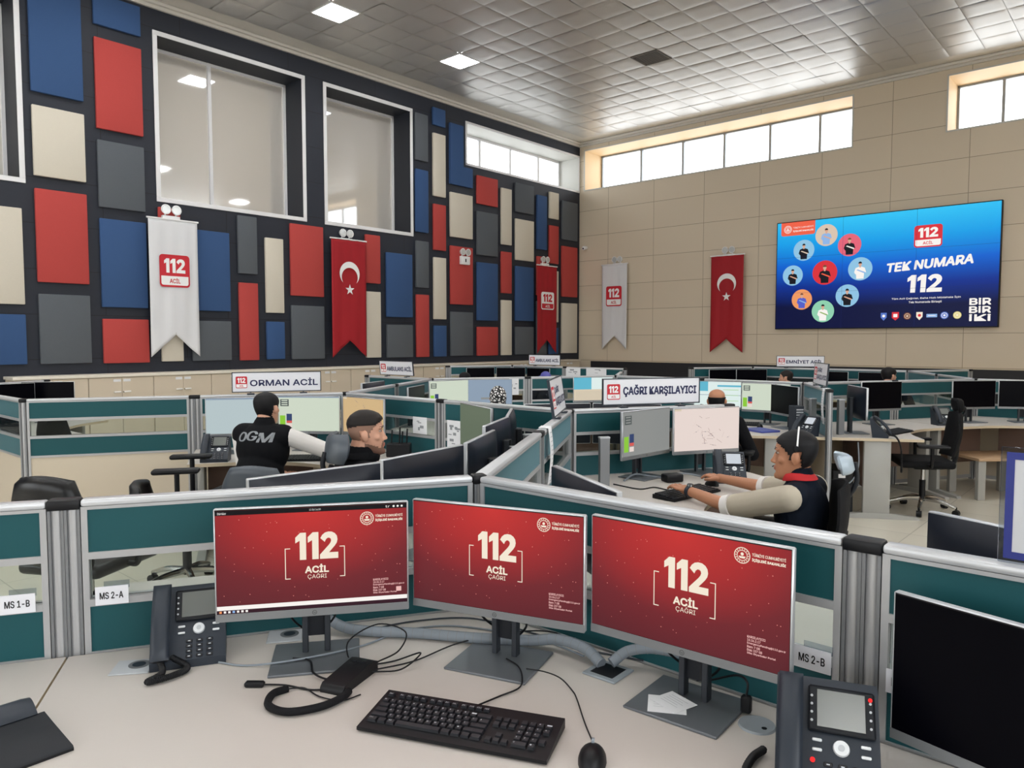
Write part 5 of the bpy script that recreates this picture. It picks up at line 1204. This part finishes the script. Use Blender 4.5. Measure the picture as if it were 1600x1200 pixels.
def hair_mesh(cond, off, mats, n=56, rows=44, th=.008):
    zs = [-.1 + .2165 * i / rows for i in range(rows + 1)]; m = MB()
    vs = [head_pt(z, 2 * math.pi * k / n, off(z, head_pt(z, 2 * math.pi * k / n)) if callable(off) else off) for z in zs for k in range(n)]
    use = []
    for i in range(rows):
        for k in range(n):
            c = head_pt((zs[i] + zs[i + 1]) / 2, 2 * math.pi * (k + .5) / n); r_ = cond(c)
            if r_: use.append(((i * n + k, i * n + (k + 1) % n, (i + 1) * n + (k + 1) % n, (i + 1) * n + k), mats[r_ - 1]))
    for mt in dict.fromkeys(u[1] for u in use): m.add(vs, [u[0] for u in use if u[1] == mt], mt)
    # one shared skin: merge the copies of the vertices, give it thickness, close the crown
    me = m.mesh('hair', fix=False); bm = bmesh.new(); bm.from_mesh(me); bmesh.ops.remove_doubles(bm, verts=bm.verts[:], dist=1e-6)
    loose = [v for v in bm.verts if not v.link_faces]; bmesh.ops.delete(bm, geom=loose, context='VERTS')
    top = [e for e in bm.edges if e.is_boundary and min(v.co.z for v in e.verts) > .105]
    if top: bmesh.ops.contextual_create(bm, geom=top)
    for f in bm.faces: f.smooth = True
    bmesh.ops.recalc_face_normals(bm, faces=bm.faces[:]); bmesh.ops.solidify(bm, geom=bm.faces[:], thickness=th)
    bmesh.ops.recalc_face_normals(bm, faces=bm.faces[:]); bm.to_mesh(me); bm.free(); me.polygons.foreach_set('use_smooth', [True] * len(me.polygons)); return me
def remesh(mb, name, voxel, it, mats, classify=None):
    me = mb.mesh(name); ob = bpy.data.objects.new('tmp', me); COL.objects.link(ob)
    r_ = ob.modifiers.new('r', 'REMESH'); r_.mode = 'VOXEL'; r_.voxel_size = voxel
    if it: k = ob.modifiers.new('s', 'SMOOTH'); k.factor = .5; k.iterations = it
    dg = bpy.context.evaluated_depsgraph_get(); out = bpy.data.meshes.new_from_object(ob.evaluated_get(dg)); bpy.data.objects.remove(ob); bpy.data.meshes.remove(me)
    out.name = name; out.materials.clear()
    for q in mats: out.materials.append(MAT[q])
    if classify: out.polygons.foreach_set('material_index', [classify(p.center) for p in out.polygons])
    else: out.polygons.foreach_set('material_index', [0] * len(out.polygons))
    out.polygons.foreach_set('use_smooth', [True] * len(out.polygons)); out.update(); return out
def hand_prims(m, wrist, d, side, curl=.25):
    """palm down, fingers along d; side +1 right hand"""
    d = d.normalized(); up = Vector((0, 0, 1)); lat = d.cross(up).normalized()  # to the person's right
    up = lat.cross(d).normalized(); w_ = Vector(wrist)
    F = Matrix((lat, d, up)).transposed()
    m.ell(w_ + d * .05 + up * .002, (.041, .052, .014), 'skin', 16, 10, F)
    m.cap(w_ - d * .01, w_ + d * .03, .026, .027)
    for k, (o, ln) in enumerate(((-.030, .066), (-.010, .076), (.011, .072), (.030, .056))):
        o *= side; b = w_ + d * (.085 - abs(o) * .25) + lat * o; q = d + lat * o * 1.6
        p1 = b + q * ln * .45 + up * .008; p2 = p1 + (q - up * curl * 2.2).normalized() * ln * .32; p3 = p2 + (q - up * curl * 3.6).normalized() * ln * .26
        m.cap(b - d * .02, p1, .0095, .0088, n=10); m.cap(p1, p2, .0088, .008, n=10); m.cap(p2, p3, .008, .0068, n=10)
    b = w_ + d * .025 - lat * side * .03; p1 = b + d * .03 - lat * side * .024 - up * .006; p2 = p1 + d * .032 - lat * side * .004 - up * .006
    m.cap(b, p1, .014, .0105, n=10); m.cap(p1, p2, .0105, .0085, n=10)
def person(label, x, y, heading, dz=0.0, lean=.06, hyaw=0.0, hpitch=0.0, hands=None, skin='skin', hair=None, hair_mats=('hair_black', 'hair_fade'), beard=False, top='vest_black', sleeve=None, long=True, collar=None, voxel=.0045, scarf=None, extra=None, cap_=None, headshift=(0, 0), hscale=.95, arm=(.305, .285), poles=None, vg=.014):
    o = thing('person', label, 'person', (x, y, 0), -heading)
    inv = Matrix.Rotation(R(heading), 3, 'Z')
    def loc(p): q = inv @ (Vector(p) - Vector((x, y, 0))); return q
    Z = lambda z: z + dz
    hc = Vector((headshift[0], lean + .035 + headshift[1], Z(1.105)))
    HM = Matrix.Translation(hc) @ Matrix.Rotation(R(-hyaw), 4, 'Z') @ Matrix.Rotation(R(hpitch), 4, 'X') @ Matrix.Scale(hscale, 4)
    HI = HM.inverted(); m = MB(); m.M = HM; head_prims(m); m.M = Matrix()
    J = {}
    sh = {s_: Vector((s_ * .185, lean - .005, Z(.925))) for s_ in (-1, 1)}
    for s_ in (-1, 1):
        hd = loc(hands[s_]) if hands and hands.get(s_) is not None else Vector((s_ * .14, .28, .63))
        a = sh[s_]; v = hd - a; L1, L2 = arm; dist = min(v.length, L1 + L2 - .005); v = v.normalized() * dist; wr = a + v
        t = (L1 * L1 - L2 * L2 + dist * dist) / (2 * dist); hgt = math.sqrt(max(0, L1 * L1 - t * t)); pole = Vector((poles or {}).get(s_, (s_ * .6, -.2, -.9))); vn = v.normalized(); pole = (pole - vn * pole.dot(vn)).normalized()
        J[s_] = (a, a + vn * t + pole * hgt, wr)
    def torso(m, g, low=True):
        if low: m.ell((0, -.02, Z(.53)), (.165 + g, .12 + g, .10 + g))
        m.ell((0, lean * .3 - .015, Z(.66)), (.148 + g, .112 + g, .16 + g)); m.ell((0, lean * .75 - .005, Z(.83)), (.168 + g, .112 + g, .16 + g))
        m.cap((-.155, lean - .01, Z(.925)), (.155, lean - .01, Z(.925)), .055 + g, .055 + g); m.cap((0, lean - .01, Z(.94)), (0, lean, Z(.99)), .08 + g, .06 + g * .6)
    torso(m, 0); m.cap((0, lean, Z(.97)), hc + Vector((0, -.025, -.05)), .054, .053)
    for s_ in (-1, 1):
        a, e, wv = J[s_]; m.cap(a, e, .046, .038); m.cap(e, wv, .039, .026); hand_prims(m, wv, Vector(((wv - e).x, (wv - e).y, (wv - e).z * .25)), s_)
        hip, kn, an = Vector((s_ * .09, .02, Z(.5))), Vector((s_ * .14, .42, .5)), Vector((s_ * .13, .36, .09)); m.cap(hip, kn, .078, .056); m.cap(kn, an, .054, .036); m.cap(an - Vector((0, .03, .05)), an + Vector((s_ * .02, .17, -.055)), .036, .028)
    mats = [skin, 'lip', hair_mats[0], 'stubble']
    def cls(c):
        h = HI @ c
        if h.z > -.13 and h.y > -.04 and abs(h.x) < .085:
            if .033 < h.z < .043 and .012 < abs(h.x) < .047 and h.y > .055: return 2
            if -.068 < h.z < -.051 and abs(h.x) < .022 and h.y > .08: return 1
            if beard and abs(h.x) < .072 and h.y > -.01 and ((h.z < -.074 and h.y > .01) or (h.z < -.052 - .35 * (h.y - .02) and h.y < .06) or (-.051 < h.z < -.042 and abs(h.x) < .027) or (h.z < -.05 and .022 < abs(h.x) < .034 and h.y > .06)): return 3
        return 0
    link('body', remesh(m, 'body', voxel, 2, mats, cls), o)
    # eyes
    if voxel < .006:
        for s_ in (-1, 1):
            m = MB(); m.M = HM; m.ell((s_ * .031, .0705, .017), (.0125, .0105, .005), 'eye_white', 12, 8); m.ell((s_ * .031, .0785, .017), (.0062, .005, .0055), 'eye_dark', 10, 6); m.build('eye', o, sharp=80)
    # clothes
    m = MB(); torso(m, vg); m.cap((0, lean - .005, Z(.95)), (0, lean + .008, Z(1.015)), .078, .066)
    link('upper_garment', remesh(m, 'upper_garment', .009, 3, [top]), o)
    m = MB(); m.ell((0, -.02, Z(.52)), (.172, .13, .10))
    for s_ in (-1, 1): m.cap((s_ * .09, .02, Z(.5)), (s_ * .14, .42, .5), .093, .07); m.cap((s_ * .14, .42, .5), (s_ * .13, .36, .1), .068, .056)
    link('trousers', remesh(m, 'trousers', .012, 3, ['trouser']), o)
    for s_ in (-1, 1):
        a, e, wv = J[s_]; m = MB(); g = .014; a2 = a
        if long: m.cap(a2, e, .05 + g, .042 + g); m.cap(e, e + (wv - e) * .93, .043 + g, .032 + g)
        else: m.cap(a2, a + (e - a) * .86, .052 + g, .05 + g)
        sv = link('sleeve', remesh(m, 'sleeve', .008, 3, [sleeve or top]), o)
        if not long:
            m = MB(); dd = (e - a).normalized(); q = a + (e - a) * .98; m.cyl(q - dd * .012, q + dd * .03, .0655, .064, 'shirt_white', 24); m.build('cuff', sv, sharp=50)
        m = MB(); an = Vector((s_ * .13, .36, .0)); m.cap(an + Vector((0, -.04, .045)), an + Vector((s_ * .02, .18, .036)), .044, .036); m.box(an.x - .04, an.y - .07, 0, an.x + .05, an.y + .2, .02, 'shoe', .01, 1); link('shoe', remesh(m, 'shoe', .008, 2, ['shoe']), o)
    if collar:
        m = MB(); m.slab(lambda u, v: ((.068 + .012 * v) * math.cos(2 * math.pi * u), lean + .004 + (.07 + .012 * v) * math.sin(2 * math.pi * u) + .02 * (1 - v), Z(1.028 - .032 * v - .02 * max(0, math.sin(2 * math.pi * u)))), 28, 4, .008, collar); m.build('collar', o, sharp=70)
    if scarf:
        m = MB(); m.M = HM; m.ell((0, -.018, .018), (.092, .118, .118)); m.cap((0, -.02, -.05), (0, -.03, -.14), .085, .1); m.M = Matrix(); m.ell((0, lean, Z(.96)), (.17, .13, .08)); s_ = remesh(m, 'head_scarf', .008, 3, [scarf]); link('head_scarf', s_, o)
    elif cap_:
        m = MB(); m.M = HM; m.ell((0, -.012, .05), (.085, .108, .085)); m.box(-.06, .07, .045, .06, .155, .055, cap_, .004, 1); link('cap', remesh(m, 'cap', .007, 2, [cap_]), o)
    if hair: h = link('hair', hair_mesh(*hair), o); h.matrix_local = HM
    if extra: extra(o, HM, J)
    return o
def hl(c, front=.074, side=.012, back=-.058):
    """hairline height at this place of the skull"""
    if c.y > .045: t = min(1, (c.y - .045) / .03); return .045 + (front - .045) * t
    if c.y > -.005: return side + (.045 - side) * max(0, (c.y - .02) / .025) if c.y > .02 else -.012
    if c.y > -.03: return .03 if abs(c.x) > .055 else back
    return back
def short_hair(c): return 1 if c.z > hl(c) else 0
def fade_hair(c):
    if c.z <= hl(c): return 0
    return 1 if c.z > .052 - .25 * max(0, -c.y - .04) else 2
def quiff(z, p): return .004 + .011 * max(0, (z - .04) / .07) + .008 * max(0, min(1, (p.y - .0) / .05)) * max(0, min(1, (z - .05) / .03))
def bald_hair(c): return 1 if hl(c) < c.z < .045 and c.y < .03 else 0
# the man in the lettered vest, seen from behind
def letters(o, HM, J):
    from mathutils.bvhtree import BVHTree
    g = [c for c in o.children if c.name.startswith('upper_garment')][0].data
    bv = BVHTree.FromPolygons([v.co for v in g.vertices], [tuple(p.vertices) for p in g.polygons]); m = MB()
    for ch, x0, z0, wd in (('O', -.125, .935, .07), ('G', -.045, .945, .072), ('M', .04, .935, .09)):
        pts, fs, asp = text_mesh(ch, .05); vs = []
        for dx in (-.005, 0, .005):
            vs = []
            for a, b in pts:
                x_, z_ = x0 + a * wd + b * .01 + dx, z0 + b * .062; hit = bv.ray_cast(Vector((x_, -1, z_)), Vector((0, 1, 0)))[0]; vs.append((x_, (hit.y if hit else 0) - .003 - abs(dx) * .01, z_))
            m.add(vs, fs, 'print_grey')
    m.build('vest_lettering', o, smooth=False)
person('person in a black vest lettered OGM with white sleeves, seen from behind', -1.735, 5.06, 16, .04, .07, 0, 0, {1: (-1.36, 5.46, .805), -1: (-1.66, 5.30, .655)}, 'skin', (short_hair, .007, ('hair_black',)), ('hair_black', 'hair_fade'), False, 'vest_black', 'shirt_white', True, None, .006, extra=letters, vg=.028, poles={-1: (.3, -.4, -1), 1: (1, 0, -.3)})
person('bearded person in a black jacket with swept short hair, in profile', -.675, 3.515, 60, .072, -.05, 24, 2, {1: (-.36, 3.80, .80), -1: (-.50, 3.90, .80)}, 'skin', (fade_hair, quiff, ('hair_brown', 'hair_fade')), ('hair_brown', 'hair_fade'), True, 'vest_black', None, True, 'vest_black', .0042, hscale=.87)
def gear(o, HM, J):
    W = Matrix.Translation((1.44, 3.67, 0)) @ Matrix.Rotation(R(50), 4, 'Z')
    h = thing('headset', 'white and black headset worn by the person in red collar', 'headset', (0, 0, 0)); M_ = W @ HM
    m = MB(); m.M = M_; pts = []
    for k in range(15):
        a = R(-8 + 180 * k / 14); pts.append((.088 * math.cos(a), -.012 - .01 * math.sin(a), .03 + .107 * math.sin(a)))
    m.tube(pts, .0042, 'white_plastic', 8, 4); m.build('headband', h)
    m = MB(); m.M = M_; m.cyl((-.084, -.012, .045), (-.092, -.012, .045), .014, .012, 'plastic_black', 14); m.build('ear_cushion', h); m = MB(); m.M = M_; m.cyl((.08, -.004, -.004), (.104, -.004, -.004), .026, .022, 'plastic_black', 18); m.build('ear_cushion', h)
    m = MB(); m.M = M_; m.tube([(.1, .01, -.01), (.1, .06, -.045), (.06, .105, -.065)], .003, 'plastic_black', 6); m.build('microphone', h)
    a, e, wv = J[-1]; d = (wv - e).normalized(); p = W @ (wv - d * .012); d = W.to_3x3() @ d
    q = thing('wristwatch', 'dark wristwatch on the left wrist of the person with headset', 'watch', p); m = MB(); n_ = d.orthogonal().normalized()
    m.cyl(-d * .011, d * .011, .0325, None, 'plastic_slate', 20); m.build('strap', q); m = MB(); up = (Vector((0, 0, 1)) - d * d.z).normalized(); m.cyl(up * .03, up * .04, .019, .017, 'chrome', 18); m.cyl(up * .04, up * .0405, .0145, None, 'plastic_black', 16); m.build('watch_case', q)
person('person with a headset, navy vest, red collar and beige sleeves, in profile', 1.44, 3.67, -50, -.06, .0, -18, -2, {-1: (.965, 4.03, .80), 1: (1.235, 4.385, .80)}, 'skin_tan', (short_hair, .009, ('hair_black',)), ('hair_black', 'hair_fade'), False, 'vest_navy', 'shirt_beige', False, 'collar_red', .0042, extra=gear, hscale=1.04, arm=(.33, .31))
person('bald person seen from behind at the blue and white screen', 1.80, 6.55, 22, -.03, .05, 0, 0, None, 'skin_tan', (bald_hair, .006, ('hair_black',)), ('hair_black', 'hair_fade'), False, 'vest_black', None, True, None, .008)
person('person in a black and white leopard print scarf seen from behind', -.13, 7.45, -10, -.07, .05, 0, 0, None, 'skin', None, ('hair_black', 'hair_fade'), False, 'vest_navy', None, True, None, .009, 'scarf_white')
person('distant dark-haired person below the lower left of the video wall', 4.05, 10.9, 0, -.04, .05, -60, 0, None, 'skin', (short_hair, .008, ('hair_brown',)), ('hair_brown', 'hair_fade'), False, 'vest_navy', None, True, None, .009)
person('distant dark-haired person below the middle of the video wall', 4.75, 9.4, 40, .06, .05, 30, 0, None, 'skin', (short_hair, .008, ('hair_black',)), ('hair_black', 'hair_fade'), False, 'vest_navy', None, True, None, .009)
person('distant person with black hair left of the leopard scarf', -.78, 11.6, 30, -.10, .05, 0, 0, None, 'skin', (short_hair, .010, ('hair_black',)), ('hair_black', 'hair_fade'), False, 'vest_navy', None, True, None, .009)
person('distant person in a violet cap behind the tilted sign', .55, 11.5, -20, -.09, .05, 0, 0, None, 'skin', None, ('hair_black', 'hair_fade'), False, 'vest_navy', None, True, None, .009, None, None, 'cap_violet')
chair('mesh', 'black chair back seen over the far left partition before the cabinets', -4.05, 6.9, 20)
